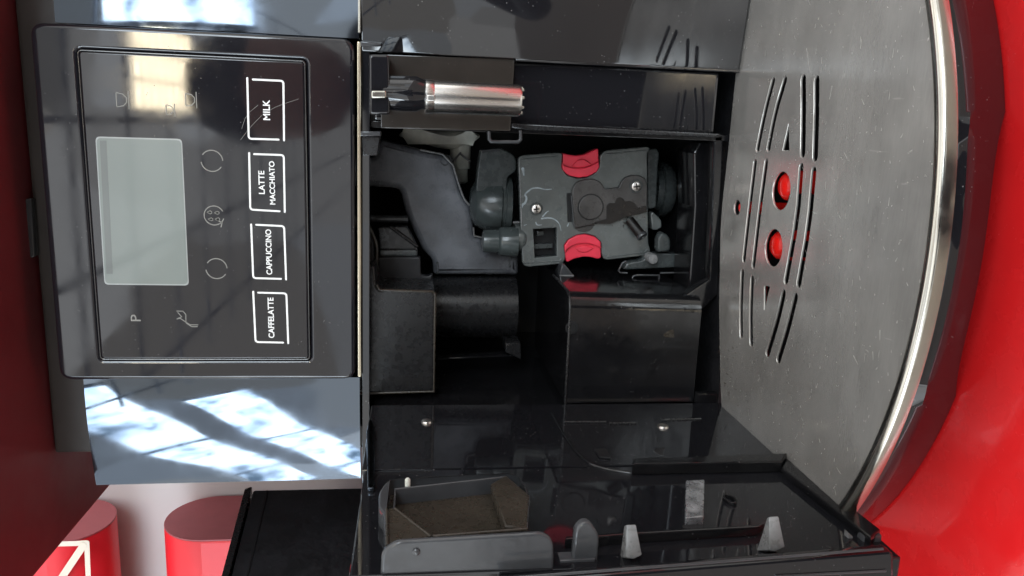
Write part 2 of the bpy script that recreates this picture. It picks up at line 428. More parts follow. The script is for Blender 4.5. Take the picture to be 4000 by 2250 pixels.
# red bars and black appliance behind
def bar(zlo, zhi, round_lo, label):
    t = thing("red_bar", label, "bar", (-450, 262, zlo), "red rounded bars on the white wall")
    y0, y1 = 226, 308; r = (y1 - y0) / 2; yc = (y0 + y1) / 2
    arc = [(yc + r * math.cos(math.pi * i / 20), r * math.sin(math.pi * i / 20)) for i in range(21)]
    if round_lo: prof = [(y, zlo + r - s) for y, s in arc] + [(y0, zhi), (y1, zhi)]
    else: prof = [(y, zhi - r + s) for y, s in arc] + [(y0, zlo), (y1, zlo)]
    prism("bar_body", prof, 'x', -900, -314.5, 'red_bar', t, bev=2.0)
    prism("end_cap", prof, 'x', -314.5, -313, 'red_end', t, bev=0.3)
    return t
b1 = bar(478, 700, True, "red rounded bar with cream printed lines, just under the canopy edge")
b2 = bar(250, 433, False, "plain red rounded bar rising behind the black side appliance")
sp = [(-312.5,509.8),(-312.6,493.9),(-312.1,484.9),(-322.9,485.1),(-332.3,485.4),(-351.3,486.2)]
stroke("printed_line", sp[:3], 4.6, 225.6, 'stripe', b1)
stroke("printed_line", [sp[2], sp[5]], 4.2, 225.2, 'stripe', b1)
dg = [(-314.4,487.8),(-348.4,510.2)]
stroke("printed_line", dg, 6, 224.9, 'stripe', b1)

ap = thing("side_appliance", "matte black appliance standing behind the open door at far left", "appliance", (-330, 100, 0))
loft("housing", [(-216, 124, 0), (-258, -10, 0), (-520, 60, 0), (-480, 190, 0)], [(-216, 124, 325), (-258, -10, 325), (-520, 60, 325), (-480, 190, 325)], 'matte', ap, bev=2)
loft("lid", [(-214, 126, 326), (-257, -12, 326), (-522, 60, 326), (-482, 192, 326)], [(-215, 124, 331), (-259, -10, 331), (-520, 60, 331), (-480, 190, 331)], 'satin', ap, bev=1)
for k, zz in enumerate((314,)):
    loft("panel_seam", [(-215.6, 122, zz), (-257.2, -8, zz), (-258, -8, zz), (-216.5, 122, zz)], [(-215.6, 122, zz + 1.2), (-257.2, -8, zz + 1.2), (-258, -8, zz + 1.2), (-216.5, 122, zz + 1.2)], 'dark', ap)

# ------------------------------------------------------------------ coffee machine
cm = thing("coffee_machine", "glossy black fully automatic coffee machine with its service bay open", "coffee machine", (0, 60, 0))
E0 = 212.0
box("upper_body", -141, 190, 23, 300, 300, 411.5, 'upper', cm, bev=2)
tabp = [(3.5,412.1),(3.6,409.1),(-27.6,410.1),(-27.7,413.2)]
prism("lid_tab", rnd(tabp, 1.5), 'y', 17, 22.8, 'clear_grey', cm, bev=.5)

# control panel: outer frame, a raised touch plate in it
def rect(x0, x1, z0, z1, r, n=6): return rnd([(x0, z0), (x1, z0), (x1, z1), (x0, z1)], r, n)
cp = prism("control_panel", [rect(-90, 90, 242.3, 395.5, 7, 8), rect(-78.6, 78.4, 266.4, 374.4, 2.2)], 'y', 0, 13, 'panel', cm, bev=2.2, bres=5, smooth=60)
box("panel_back", -84, 84, 6, 12, 247, 391, 'dark', cp, bev=0)
tp = prism("touch_plate", rect(-77.6, 77.4, 267.3, 373.4, 1.8), 'y', -1.0, 6, 'panel', cp, bev=0.7, bres=3, smooth=60)
Y0 = -1.0
bd = rect(-78.2, 78.0, 266.8, 374.0, 2.0)
wire("glint_bead", [(p[0], -.25, p[1]) for p in bd], .42, 'bead', cp, cyclic=True)  # bright bead added to stand in for glints along the plate groove
dq = rnd([(37.1,368.5),(37.4,327.5),(-37.8,327.6),(-37.9,369.2)], 2.2)
prism("display_edge", dq, 'y', Y0 - .12, Y0, 'lcd_edge', cp, bev=0)
dc = (sum(p[0] for p in dq) / len(dq), sum(p[1] for p in dq) / len(dq))
prism("display", [(dc[0] + (p[0] - dc[0]) * .982, dc[1] + (p[1] - dc[1]) * .975) for p in dq], 'y', Y0 - .26, Y0 - .12, 'lcd', cp, bev=0)
prism("display_shade", [(35.2,366.5),(35.3,363.4),(-32.1,364.7),(-32.1,367.8)], 'y', Y0 - .32, Y0 - .2, 'lcd_dark', cp, bev=0)  # shadow of the frame painted as a darker strip on the display
def key(a, b):
    stroke("key_outline", rnd_path(a, 1.6), .95, Y0, 'print', cp)
    stroke("key_outline", rnd_path(b, 1.6), .95, Y0, 'print', cp)
def rnd_path(p, r, n=5):
    out = [p[0]]
    for i in range(1, len(p) - 1):
        v = Vector(p[i]); a = Vector(p[i - 1]); c = Vector(p[i + 1])
        s = v + (a - v).normalized() * r; e = v + (c - v).normalized() * r
        for j in range(n + 1):
            t = j / n; q = s * (1 - t) ** 2 + v * 2 * t * (1 - t) + e * t * t
            out.append((q.x, q.y))
    return out + [p[-1]]
key([(68.5,294.9),(38.7,295.1),(38.8,280.4)], [(67.9,292.2),(67.9,277.4),(38.5,277.7)])
key([(31.6,295.1),(2.7,295.4),(2.2,280.7)], [(31.1,292.7),(31.1,278.0),(1.9,278.1)])
key([(-5.0,295.2),(-33.4,295.0),(-33.6,280.8)], [(-5.1,292.7),(-5.5,278.6),(-33.9,278.2)])
key([(-40.7,295.2),(-68.3,294.8),(-68.6,280.4)], [(-41.2,292.7),(-41.4,278.2),(-68.9,277.8)])
lettering("lettering", "MILK", [(58.3,287.7),(48.3,284.3)], Y0, 'print', cp)
lettering("lettering", "LATTE", [(22.8,290.9),(10.9,287.9)], Y0, 'print', cp)
lettering("lettering", "MACCHIATO", [(27.8,285.5),(5.6,282.7)], Y0, 'print', cp)
lettering("lettering", "CAPPUCCINO", [(-7.4,288.2),(-31.4,285.2)], Y0, 'print', cp)
lettering("lettering", "CAFFELATTE", [(-43.8,288.0),(-66.0,284.9)], Y0, 'print', cp)
lettering("symbol", "P", [(-53.7,357.4),(-57.2,352.5)], Y0, 'faint', cp, bold=0.0)
def arc(c, r, a0, a1, n=24): return [(c[0] + r * math.cos(R(a0 + (a1 - a0) * i / n)), c[1] + r * math.sin(R(a0 + (a1 - a0) * i / n))) for i in range(n + 1)]
for c in ([(27.0,313.5)][0], [(-28.6,313.4)][0]):
    stroke("symbol", arc(c, 5.3, 100, 235), .5, Y0, 'faint', cp); stroke("symbol", arc(c, 5.3, 275, 415), .5, Y0, 'faint', cp)
rc = [(-0.8,313.5)][0]
stroke("symbol", arc(rc, 4.9, -60, 250, 36), .5, Y0, 'faint', cp)
stroke("symbol", [(rc[0] - 5.9, rc[1] - 3.2), (rc[0] - 3.6, rc[1] - 3.8), (rc[0] - 2.6, rc[1] - 1.8)], .5, Y0, 'faint', cp)
for dx, dz in ((-2, 1.6), (1.6, 2), (-1.9, -1.8), (1.4, -1.6)):
    stroke("symbol", [(rc[0] + dx + a * 1.0, rc[1] + dz + b * 1.0) for a, b in ((0, 1.5), (-.8, -.1), (-.4, -.9), (.4, -.9), (.8, -.1), (0, 1.5))], .32, Y0, 'faint', cp)
def cup(c, s=1.0):
    f = lambda L_: [(c[0] + a * s, c[1] + b * s) for a, b in L_]
    stroke("symbol", f([(-3.4, 2.2), (-2.8, -.6), (-1.2, -2.2), (1.2, -2.2), (2.8, -.6), (3.4, 2.2)]), .42, Y0, 'faint', cp)
    stroke("symbol", f([(-4.2, -3.2), (4.2, -3.2)]), .42, Y0, 'faint', cp)
    stroke("symbol", f([(-3.1, 2.5), (3.1, 2.5)]), .42, Y0, 'faint', cp)
cup([(55.3,355.0)][0]); cup([(51.4,332.6)][0], .7); cup([(56.7,322.6)][0], .9)
sk = [(-51.6,334.2),(-51.6,331.2),(-53.5,329.8),(-57.9,330.0),(-60.0,327.2),(-60.0,324.3),(-59.0,323.9),(-59.0,327.9),(-55.5,332.8),(-55.9,334.4),(-51.6,334.2)]
stroke("symbol", sk[:6], .4, Y0, 'faint', cp); stroke("symbol", sk[6:10], .4, Y0, 'faint', cp)
stroke("symbol", [(-52.4,333.8),(-54.7,331.9),(-55.5,333.9)], .35, Y0, 'faint', cp)
# fine scratches across the plate
for p in ([(38.0,299.1),(44.9,293.9),(50.8,288.1)], [(43.6,298.4),(50.5,295.9),(55.5,290.1)], [(53.1,284.6),(55.5,280.6),(59.4,270.1)]):
    stroke("scratch", p, .16, Y0, 'faint', cp, thick=.05, smooth_it=1)

# trim under the panel
box("front_trim", -89, 89, 2, 12, 239.2, 241.2, 'trim', cm, bev=.5)
box("front_trim", -152, 93, 5, 12, 235, 239, 'piano', cm, bev=.3)

# dark chrome wings, gently curved
def wing(x0, x1, z0, z1, yf, m='smoked'):
    n = 40; k = 40; vs = []; fs = []
    for i in range(n + 1):
        t = i / n; x = x0 + (x1 - x0) * t
        for j in range(k + 1):
            u = j / k; vs.append((x, yf(t, u), z0 + (z1 - z0) * u))
    for i in range(n):
        for j in range(k):
            a = i * (k + 1) + j; fs.append((a, a + k + 1, a + k + 2, a + 1))
    base = len(vs)
    vs += [(x0, 22, z0), (x1, 22, z0), (x1, 22, z1), (x0, 22, z1)]
    fs += [(base, base + 1, base + 2, base + 3)]
    fs.append(tuple([i * (k + 1) for i in range(n + 1)] + [base + 1, base]))
    fs.append(tuple([i * (k + 1) + k for i in range(n + 1)] + [base + 2, base + 3]))
    fs.append(tuple([j for j in range(k + 1)] + [base + 3, base]))
    fs.append(tuple([n * (k + 1) + j for j in range(k + 1)] + [base + 2, base + 1]))
    return solid("chrome_wing", vs, fs, m, cm, smooth=50)
wing(-91, -156, 240.6, 386.5, lambda t, u: 6.5 + 7.0 * t * t + 2.0 * (u - .4) ** 2 - 2.6 * t * (u - .5) + .10 * math.sin(5.5 * u + 4.0 * t) + .05 * math.sin(11 * t - 6 * u))
wing(91, 190, 240.6, 386.5, lambda t, u: 6.5 + 10.0 * t * t + 3.0 * (u - .5) ** 2 + .10 * math.sin(6 * u + 3 * t))

# right side cover, hot water column
sc = [(86.2,228.5),(85.0,37.7)]
loft("side_cover", [(84.5, 2, 38), (84.5, 20, 38), (190, 20, 38), (190, -15, 38)], [(84.5, 2, 239), (84.5, 20, 239), (190, 20, 239), (190, -15, 239)], 'piano', cm, bev=.8)
box("cover_seam", 93, 185, -2, 4, 239.2, 240.4, 'chrome', cm, bev=.2)
col = box("outlet_column", 50.5, 83.4, 9, 60, 46, 233, 'piano', cm, bev=1.5)
prism("column_plate", [(83.6,228.8),(84.5,160.2),(47.6,161.0),(46.4,229.3)], 'y', 4, 8.6, 'column', col, bev=.5)
prism("column_rail", [(84.6,159.9),(85.1,37.3),(83.3,37.1),(83.4,159.8)], 'y', 2, 8.8, 'piano', col, bev=.7)
prism("column_rail", [(51.6,160.6),(50.5,44.0),(48.4,47.4),(48.5,153.4),(49.2,160.5)], 'y', 3, 8.8, 'satin', col, bev=.7)
lp = [(47.0,172.6),(42.8,172.3),(41.6,171.2),(42.0,156.9),(43.4,155.5),(48.1,155.7)]
wire("cable_clip", [(p[0], 3, p[1]) for p in lp], 1.0, 'clear_grey', col)
br = [(89.0,239.5),(88.3,229.3),(87.2,229.0),(86.6,239.3)]
prism("hinge_bracket", br, 'y', -1, 8, 'clear_grey', cm, bev=.5)
br = [(44.5,239.3),(44.9,229.1),(42.4,229.1),(42.0,239.3)]
prism("hinge_bracket", br, 'y', -1, 10, 'clear_grey', cm, bev=.5)
prism("bracket_arm", [(41.8,239.0),(42.2,229.5),(32.2,231.1),(32.0,238.6)], 'y', 4, 14, 'satin', cm, bev=.5)
box("recess", 50, 83, 12, 30, 233, 236, 'dark', cm, bev=0)

# spout
spx = [(62.8,181.2)][0][0]; spy = -16
z = lambda px: [(60.7,233.6),(61.1,223.1),(61.8,208.0),(61.9,206.5),(62.1,201.9),(63.9,159.0)][px][1]
sp_ = prism("outlet_spout", rnd([(81.0,233.8),(81.4,224.4),(64.8,223.9),(53.3,223.8),(52.9,233.6)], 1.6), 'y', -24, 6, 'piano', cm, bev=1.2, bres=3)
prism("spout_knob", rnd([(64.2,232.7),(64.5,225.4),(60.8,225.2),(60.5,232.7)], 1.0), 'y', -27, -23.5, 'chrome', sp_, bev=.8, bres=2)
z0, z1, z2, z3, z4 = z(1), z(2), z(3), z(4), z(5)
lathe("spout_neck", [(8.2, z0 - 212 + 4), (8.4, z0 - 212), (8.6, z0 - 212 - 6), (8.6, z1 - 212 + 3), (7.4, z1 - 212), (7.2, z2 - 212)], (spx + 1.0, spy, 212), 'z', 'piano', sp_)
lathe("spout_collar", [(7.4, z2 - 212 + .5), (8.4, z2 - 212), (8.4, z3 - 212 + 1), (7.6, z3 - 212)], (spx, spy, 212), 'z', 'brushed', sp_)
lathe("spout_tube", [(6.5, z3 - 212 + 4), (7.9, z3 - 212 + 3.4), (7.9, z4 - 212 + 1.2), (7.2, z4 - 212), (5.6, z4 - 212), (5.6, z4 - 212 + 5)], (spx, spy, 212), 'z', 'brushed', sp_)
prism("collar_clip", rnd([(63.4,205.9),(63.4,202.1),(60.7,202.1),(60.5,205.8)], .5), 'y', -26, -23, 'brushed', sp_, bev=.4)
for k in range(8):
    a = k * math.pi / 4 + .2
    lathe("tip_nub", [(1.0, 0), (1.0, -1.2), (.5, -1.7)], (spx + 6.2 * math.cos(a), spy + 6.2 * math.sin(a), z4 + .2), 'z', 'chrome', sp_, n=10)

# bay: shell
box("bay_back", -125, 60, 175, 180, 30, 296, 'dark', cm, bev=0)
box("bay_ceiling", -125, 84, 23, 176, 295, 299.5, 'matte', cm, bev=0)
box("bay_floor", -125, 90, -4, 176, 26, 33.5, 'matte', cm, bev=0)
box("bay_right_wall", 46.5, 50, 12, 176, 33.6, 295, 'inner', cm, bev=.3)
bl = box("bay_left_wall", -114, -110, -10, 176, 33.6, 233, 'inner', cm, bev=0)
prism("bay_sill", rnd([(39.1,48.9),(45.2,45.8),(45.6,33.6),(-45.9,25.5),(-46.1,44.5),(7.6,45.6)], 1), 'y', 30, 60, 'inner', cm, bev=1)
prism("bay_sill", [(49.0,44.6),(50.0,39.0),(-42.0,33.1),(-60.2,49.7),(-42.2,52.2),(-33.1,39.4)], 'y', 12, 20, 'inner', cm, bev=1)

# rest of the housing round the bay
box("side_body", -140.5, -125.5, 23.5, 300, 4, 299, 'piano', cm, bev=1.5)
box("side_body", 91, 189, 21, 300, 4, 299, 'piano', cm, bev=1.5)
box("rear_body", -125, 90.5, 181, 299, 4, 299, 'piano', cm, bev=0)
box("base_body", -125, 90.5, 14, 180, 4, 25.5, 'matte', cm, bev=0)
box("lower_side", -140.5, -115, -8, 23, 4, 234, 'piano', cm, bev=1)

# chute
ch = rnd([(38.8,233.5),(33.4,208.7),(32.5,207.9),(29.8,188.7),(27.9,187.3),(5.6,180.7),(0.8,177.9),(-2.3,174.6),(-16.2,172.1),(-22.4,171.6),(-23.6,166.1),(-32.7,164.2),(-35.6,141.1),(-48.4,140.6),(-49.2,198.1),(-39.2,198.7),(-32.6,205.3),(-18.8,212.0),(-7.5,216.9),(3.7,219.5),(7.7,221.9),(8.6,243.6),(25.9,245.5),(27.3,237.7)], 2.5)
cht = prism("coffee_chute", ch, 'y', 95, 108, 'chute', cm, bev=4, bres=4, smooth=60)
rm = [(33.0,207.9),(29.9,188.6),(5.7,180.6),(0.9,177.9),(-2.4,174.6)]
wire("chute_rim", [(p[0], 94.5, p[1]) for p in chaikin(rm, 1)], .7, 'hook', cht)
rm = [(-16.5,172.2),(-22.0,171.6),(-23.2,166.2)]
wire("chute_rim", [(p[0], 94.5, p[1]) for p in rm], .6, 'hook', cht)
cc = [(26.3,191.9)][0]
prism("moulded_ring", [circ(cc, 3.0, 24), circ(cc, 2.5, 24)], 'y', 94.2, 95.2, 'grey_dark', cht, bev=.1)
for q in ([(-40.0,196.6),(-39.9,194.6),(-48.1,194.6),(-48.2,196.3)], [(-36.0,147.7),(-36.0,146.2),(-43.2,146.1),(-43.2,147.6)]):
    prism("moulded_mark", [rnd(q, .8), rnd([(q[0][0]*.86+q[2][0]*.14, q[0][1]*.86+q[2][1]*.14), (q[1][0]*.86+q[3][0]*.14, q[1][1]*.86+q[3][1]*.14), (q[2][0]*.86+q[0][0]*.14, q[2][1]*.86+q[0][1]*.14), (q[3][0]*.86+q[1][0]*.14, q[3][1]*.86+q[1][1]*.14)], .5)], 'y', 94.3, 95.2, 'grey_dark', cht, bev=.1)
wl = [(13.9,243.5),(16.0,239.2),(10.7,232.1),(9.8,235.2),(12.0,240.7)]
for k in range(26):
    a, b = random.random(), random.random()
    q = mid(mid(wl[0], wl[2], a), mid(wl[1], wl[3], b), .5)
    lathe("splash_drop", [(random.uniform(.25, .6), 0), (.3, -.3), (.05, -.45)], (q[0] + random.uniform(-2.2, 2.2), 95.2, q[1] + random.uniform(-2.2, 2.2)), 'y', 'water', cht, n=8)
# cream tank and neck
tk = prism("water_tank", rnd([(41.0,223.6),(44.5,218.6),(46.1,175.1),(43.2,164.8),(36.6,174.0),(32.5,184.0),(33.3,195.1),(37.0,210.2)], 5), 'y', 118, 150, 'cream', cm, bev=9, bres=6, smooth=70)
nk = [(35.2,180.1),(20.2,179.7),(18.9,179.6),(10.9,179.4),(9.6,179.4)]
nx = [p[0] - nk[0][0] for p in nk]
lathe("tank_neck", [(7.2, 2), (7.2, nx[1]), (5.4, nx[1] - .6), (5.6, nx[2]), (5.8, nx[3]), (3.5, nx[4])], (nk[0][0], 130, nk[0][1]), 'x', 'cream', tk)
for q in ([(24.5,185.6),(30.9,180.4)], [(30.1,180.3),(25.3,173.9)]):
    stroke("neck_rib", q, 1.3, 123.5, 'hook', tk, thick=1.5)

# dark housings at the upper left of the bay
gb = rnd([(-30.2,241.5),(-30.1,233.2),(-41.1,232.2),(-44.1,230.4),(-44.7,200.3),(-46.2,198.7),(-104.9,198.3),(-106.2,241.6)], [0, 1, 2, 3, 1, 2, 2, 0])
gr = prism("grinder_cover", gb, 'y', 22, 70, 'satin', cm, bev=1.6, bres=4, smooth=60)
gp = [(-41.1,232.2),(-44.1,230.4),(-44.7,200.3),(-46.2,198.8),(-105.1,198.4),(-106.2,240.9)]
wire("cover_lip", [(p[0], 22.5, p[1]) for p in gp], .9, 'brown', gr)
gc = [(-70.9,196.5),(-70.5,142.6),(-44.2,197.0),(-97.2,196.0)]
lathe("grinder_barrel", [(20, gc[0][1] - 212 + 20), (21, gc[1][1] - 212)], ((gc[2][0] + gc[3][0]) / 2, 95, 212), 'z', 'satin', cm, n=64)
prism("barrel_rim", [(-97.4,195.9),(-95.3,144.1),(-96.1,143.8),(-98.7,195.9)], 'y', 64, 74, 'inner', cm, bev=.5)
prism("barrel_foot", [(-86.9,151.7),(-86.4,142.2),(-97.8,141.2),(-94.7,147.4),(-92.6,151.5)], 'y', 62, 80, 'satin', cm, bev=.6)
bk = prism("bracket", rnd([(-14.7,234.1),(-13.9,215.8),(-25.5,209.6),(-29.4,208.7),(-32.7,209.1),(-33.1,232.1)], 1.5), 'y', 70, 84, 'satin', cm, bev=1)
prism("bracket_ledge", rnd([(-28.3,232.1),(-27.9,209.5),(-32.4,209.1),(-32.8,232.1)], .8), 'y', 66, 72, 'grey_dark', bk, bev=.6)
wire("bracket_rib", [(p[0], 69, p[1]) for p in [(-14.0,225.7),(-26.1,208.8)]], 1.1, 'satin', bk)
rd = [(-11.0,238.8),(-10.9,215.2)]
wire("bracket_rod", [(p[0], 84, p[1]) for p in rd], 2.6, 'clear_grey', cm)
prism("bracket_web", rnd([(-31.7,232.9),(-31.2,207.2),(-42.5,206.7),(-43.2,202.5),(-41.6,199.5),(-51.8,199.3),(-51.8,232.0)], 1), 'y', 60, 66, 'matte', cm, bev=.8)
wire("bracket_lip", [(p[0], 50, p[1]) for p in chaikin([(-7.4,240.4),(-15.4,236.1),(-22.8,233.2),(-31.1,233.3),(-45.5,233.8),(-49.3,232.0)], 2)], 1.2, 'brown', cm)
prism("connector", rnd([(-15.6,240.2),(-16.2,237.0),(-20.6,234.8),(-33.1,234.7),(-33.1,240.2)], 1), 'y', 40, 52, 'dark', cm, bev=.5)
prism("wall_block", [(-41.9,119.5),(-34.2,117.7),(-34.5,115.9),(-41.4,109.9)], 'y', 60, 75, 'clear_grey', cm, bev=.6)
wire("block_edge", [(p[0], 59, p[1]) for p in [(-41.5,119.4),(-41.3,110.3)]], .7, 'hook', cm)

# latch beside the waste bin
ltc = prism("latch", rnd([(-37.1,77.3),(-33.0,75.3),(-31.4,65.6),(-28.5,61.9),(-26.1,55.5),(-26.4,41.6),(-35.3,41.4),(-37.4,75.0)], 1.5), 'y', 62, 72, 'grey_dark', cm, bev=1)
prism("latch_lever", rnd([(-22.9,57.7),(-15.9,58.1),(-12.7,56.6),(-11.9,54.7),(-13.6,51.3),(-17.6,49.2),(-24.0,49.0),(-24.8,56.9)], 2.5), 'y', 56, 64, 'grey_dark', ltc, bev=1.5, bres=3)
kc = [(-29.2,59.9)][0]
lathe("latch_knob", [(3.4, 8), (3.5, 0), (2.9, -1.2), (.5, -1.6)], (kc[0], 57, kc[1]), 'y', 'hook', ltc, n=24)
for q in ([(-39.0,75.4),(-38.8,80.1),(-37.4,81.3),(-32.6,79.1),(-31.3,76.6)], [(-38.7,53.8),(-38.2,42.5),(-34.2,41.0),(-28.1,42.2)], [(-43.2,72.1),(-40.9,71.3),(-40.2,68.8),(-40.0,54.4),(-42.5,54.0)], [(-25.2,44.4),(-23.9,43.1),(-21.0,41.6)]):
    wire("latch_wire", [(p[0], 59, p[1]) for p in q], .7, 'clear_grey', ltc)

# left wall ledges and screws
XW = -100
prism("wall_ledge", [(-14.1,134.0),(-63.2,132.6),(-63.5,125.7),(-22.3,128.6),(-19.5,49.6),(-16.0,48.2)], 'x', -109.8, -104, 'inner', bl, bev=.6)
box("wall_front", -109.8, -100.5, -92, -12, 28, 233, 'piano', cm, bev=.5)
def screw(x, y, z_, axis, r, parent, m='screw'):
    s = -1 if axis == 'y' else 1
    prof = [(r, -s * 1.0), (r, 0), (r * .86, s * r * .32), (r * .45, s * r * .46), (.02, s * r * .48)]
    o = lathe("screw", prof, (x, y, z_), axis, m, parent, n=24)
    return o
for q in ([(-37.1,203.7)], [(-47.1,81.2)]):
    screw(-100.4, q[0][0], q[0][1], 'x', 3.0, cm)
# bright strip beside the door, added in place of a reflection of the chrome
prism("reflection_strip", rnd([(-36.9,232.9),(-40.0,231.0),(-52.0,229.1),(-113.1,226.4),(-113.0,229.3),(-53.3,233.2)], .6), 'x', -100.4, -98.6, 'smoked', cm, bev=.3)
rr = [(-96.0,111.4),(-93.3,36.0),(-102.2,43.2),(-102.3,113.7)]
prism("wall_rail", rr, 'x', -100.3, -95, 'inner', cm, bev=.7)
rg = [(-27.9,136.6),(-54.8,136.0),(-82.5,133.1),(-91.4,129.1),(-97.1,122.5),(-100.5,113.8)]
wire("wall_ridge", [(-100.3, p[0], p[1]) for p in chaikin(rg, 2)], .8, 'inner', cm)
for q in ([(-39.5,132.2),(-40.1,109.9)], [(-42.0,108.5),(-41.8,94.2)], [(-37.9,78.8),(-36.8,56.7)]):
    wire("wall_ridge", [(-100.2, p[0], p[1]) for p in q], .6, 'satin', cm)
q = [(-74.9,124.2),(-74.5,118.4),(-85.6,119.0),(-84.1,123.9)]
prism("wall_slot", q, 'x', -100.4, -99.5, 'dark', cm, bev=.1)

# ------------------------------------------------------------------ service door (opened towards the viewer)
dr = box("service_door", -112, -100.5, -174, -93, 31, 232, 'piano', cm, bev=.8)
fl = [(-101.2,181.0),(-99.3,140.7),(-94.3,40.5),(-95.5,38.7),(-113.9,35.8),(-107.6,180.8)]
prism("door_edge", fl, 'y', -180, -174.5, 'piano', dr, bev=1)
wire("edge_bead", [(p[0], -180.2, p[1]) for p in [(-99.1,177.6),(-97.5,141.9),(-93.0,43.4)]], .5, 'clear_grey', dr)
wire("edge_bead", [(p[0], -180.2, p[1]) for p in [(-102.3,83.0),(-101.8,41.0)]], .5, 'clear_grey', dr)
prism("door_foot", [(-92.6,35.7),(-159.8,30.9),(-166.1,38.6),(-104.5,44.4)], 'x', -101, -97, 'inner', dr, bev=.8)
prism("foot_catch", [(-98.0,44.2),(-100.0,41.8),(-104.4,41.5),(-104.3,43.6)], 'y', -160, -157, 'hook', dr, bev=.5)
prism("foot_catch", [(-98.1,39.2),(-98.1,31.9),(-101.3,31.6),(-101.7,39.6)], 'y', -163, -158, 'clear_grey', dr, bev=.8)
# powder funnel in the door
ro = rnd([(-140.3,223.6),(-128.2,224.0),(-120.3,222.0),(-116.0,218.9),(-112.7,171.6),(-115.4,167.0),(-122.9,165.2),(-134.9,164.8),(-157.0,168.7),(-160.2,170.4),(-168.2,219.9),(-144.9,221.5)], 3)
op_ = [(-125.6,217.3),(-116.6,172.3),(-134.8,165.5),(-158.6,169.8),(-161.9,203.6),(-166.8,219.1),(-142.8,219.8),(-141.7,217.3)]
fn = prism("powder_funnel", [ro, op_], 'x', -101, -93, 'clear_grey', dr, bev=.7, bres=3)
f1 = [(-106.2,218.2),(-106.0,175.5),(-117.1,164.0),(-148.7,168.1),(-151.7,203.2),(-156.3,220.7),(-128.1,221.3)]
prism("funnel_floor", f1, 'x', -100.6, -99.9, 'brown', fn, bev=.1)
fa = [(-125.6,217.3),(-116.6,172.3)]; fb = [(-112.7,178.4),(-118.7,216.0)]
solid("funnel_slope", [(-93.4, *fa[0]), (-93.4, *fa[1]), (-99.7, *fb[0]), (-99.7, *fb[1])], [(0, 1, 2, 3)], 'brown', fn)
f2 = [(-116.4,172.2),(-134.1,164.9),(-159.4,169.4),(-158.0,177.5),(-123.8,179.4)]
prism("funnel_spout", f2, 'x', -97, -92.4, 'brown', fn, bev=.8)
f3 = [(-142.3,220.3),(-141.7,217.3),(-162.7,204.2),(-168.4,219.4)]
prism("funnel_flap", f3, 'x', -95, -92.6, 'brown', fn, bev=.6)
wire("funnel_lip", [(-92.4, *p) for p in [(-143.4,220.4),(-169.3,219.3)]], .7, 'brown', fn)
wire("funnel_lip", [(-92.4, *p) for p in [(-142.9,217.3),(-163.7,204.3)]], .5, 'brown', fn)
wire("funnel_lip", [(-92.8, *p) for p in [(-163.1,203.6),(-159.9,169.5)]], .7, 'brown', fn)
q = [(-121.6,212.8)][0]
lathe("funnel_pin", [(1.1, -1), (1.1, 2), (.6, 2.6)], (-93, q[0], q[1]), 'x', 'cream', fn, n=16)
# smoky flap and tab facing the viewer
ff = rnd([(-103.5,221.6),(-93.6,221.2),(-91.5,220.1),(-88.7,216.3),(-87.1,166.9),(-88.6,163.6),(-91.7,162.0),(-99.2,161.6),(-105.9,161.9)], [0, 2, 2, 4, 4, 2, 2, 0, 0])
fp = prism("funnel_cover", ff, 'y', -173, -170.5, 'clear_grey', dr, bev=1.0, bres=3)
q = [(-92.6,209.5)][0]
lathe("cover_stud", [(1.3, .5), (1.3, -.6), (.7, -1.1), (.05, -1.2)], (q[0], -173, q[1]), 'y', 'clear_grey', fp, n=18)
tb = rnd([(-104.2,154.4),(-88.5,153.8),(-85.7,151.5),(-85.8,148.6),(-89.2,145.9),(-92.4,144.8),(-104.6,144.9)], 2)
prism("door_tab", tb, 'y', -169, -165, 'clear_grey', dr, bev=1.0, bres=3)
def hook(pf, ps, y0, y1):
    a = [(p[0], y0, p[1]) for p in pf]; b = [(p[0], y1, p[1]) for p in ps]
    return loft("door_hook", a, b, 'hook', dr, bev=.5)
hook([(-85.4,136.3),(-85.3,132.8),(-97.2,129.7),(-98.7,132.6),(-98.1,135.4)], [(-89.0,135.2),(-88.9,132.5),(-101.0,130.3),(-102.3,133.6),(-101.8,136.0)], -172, -166)
hook([(-83.8,83.7),(-83.7,80.0),(-95.9,76.1),(-97.7,80.1),(-97.1,81.8)], [(-87.4,81.1),(-87.2,78.0),(-99.7,75.7),(-101.3,79.6),(-100.7,83.8)], -172, -166)
prism("door_rail", [(-158.8,154.6),(-156.6,126.9),(-154.1,75.7),(-156.3,79.1),(-158.6,128.4),(-161.1,155.5)], 'x', -100.6, -96.5, 'inner', dr, bev=.6)
prism("door_ledge", [(-99.7,158.8),(-99.5,146.2),(-102.0,145.9),(-102.9,158.6)], 'y', -170, -164, 'clear_grey', dr, bev=.5)
prism("catch_plate", rnd([(-114.9,93.2),(-114.6,84.7),(-146.6,97.2),(-147.1,104.9)], .6), 'x', -100.6, -97, 'foil', dr, bev=.6)
prism("catch_slot", [(-147.5,105.9),(-147.3,97.4),(-154.4,100.5),(-154.8,108.2)], 'x', -100.6, -99.8, 'dark', dr, bev=.1)
ov = [(-127.7,78.3)][0]
prism("moulded_boss", [circ(ov, 4.6, 28, 2.6), circ((ov[0] - .6, ov[1] + .4), 3.2, 28, 1.6)], 'x', -100.6, -99, 'inner', dr, bev=.4)

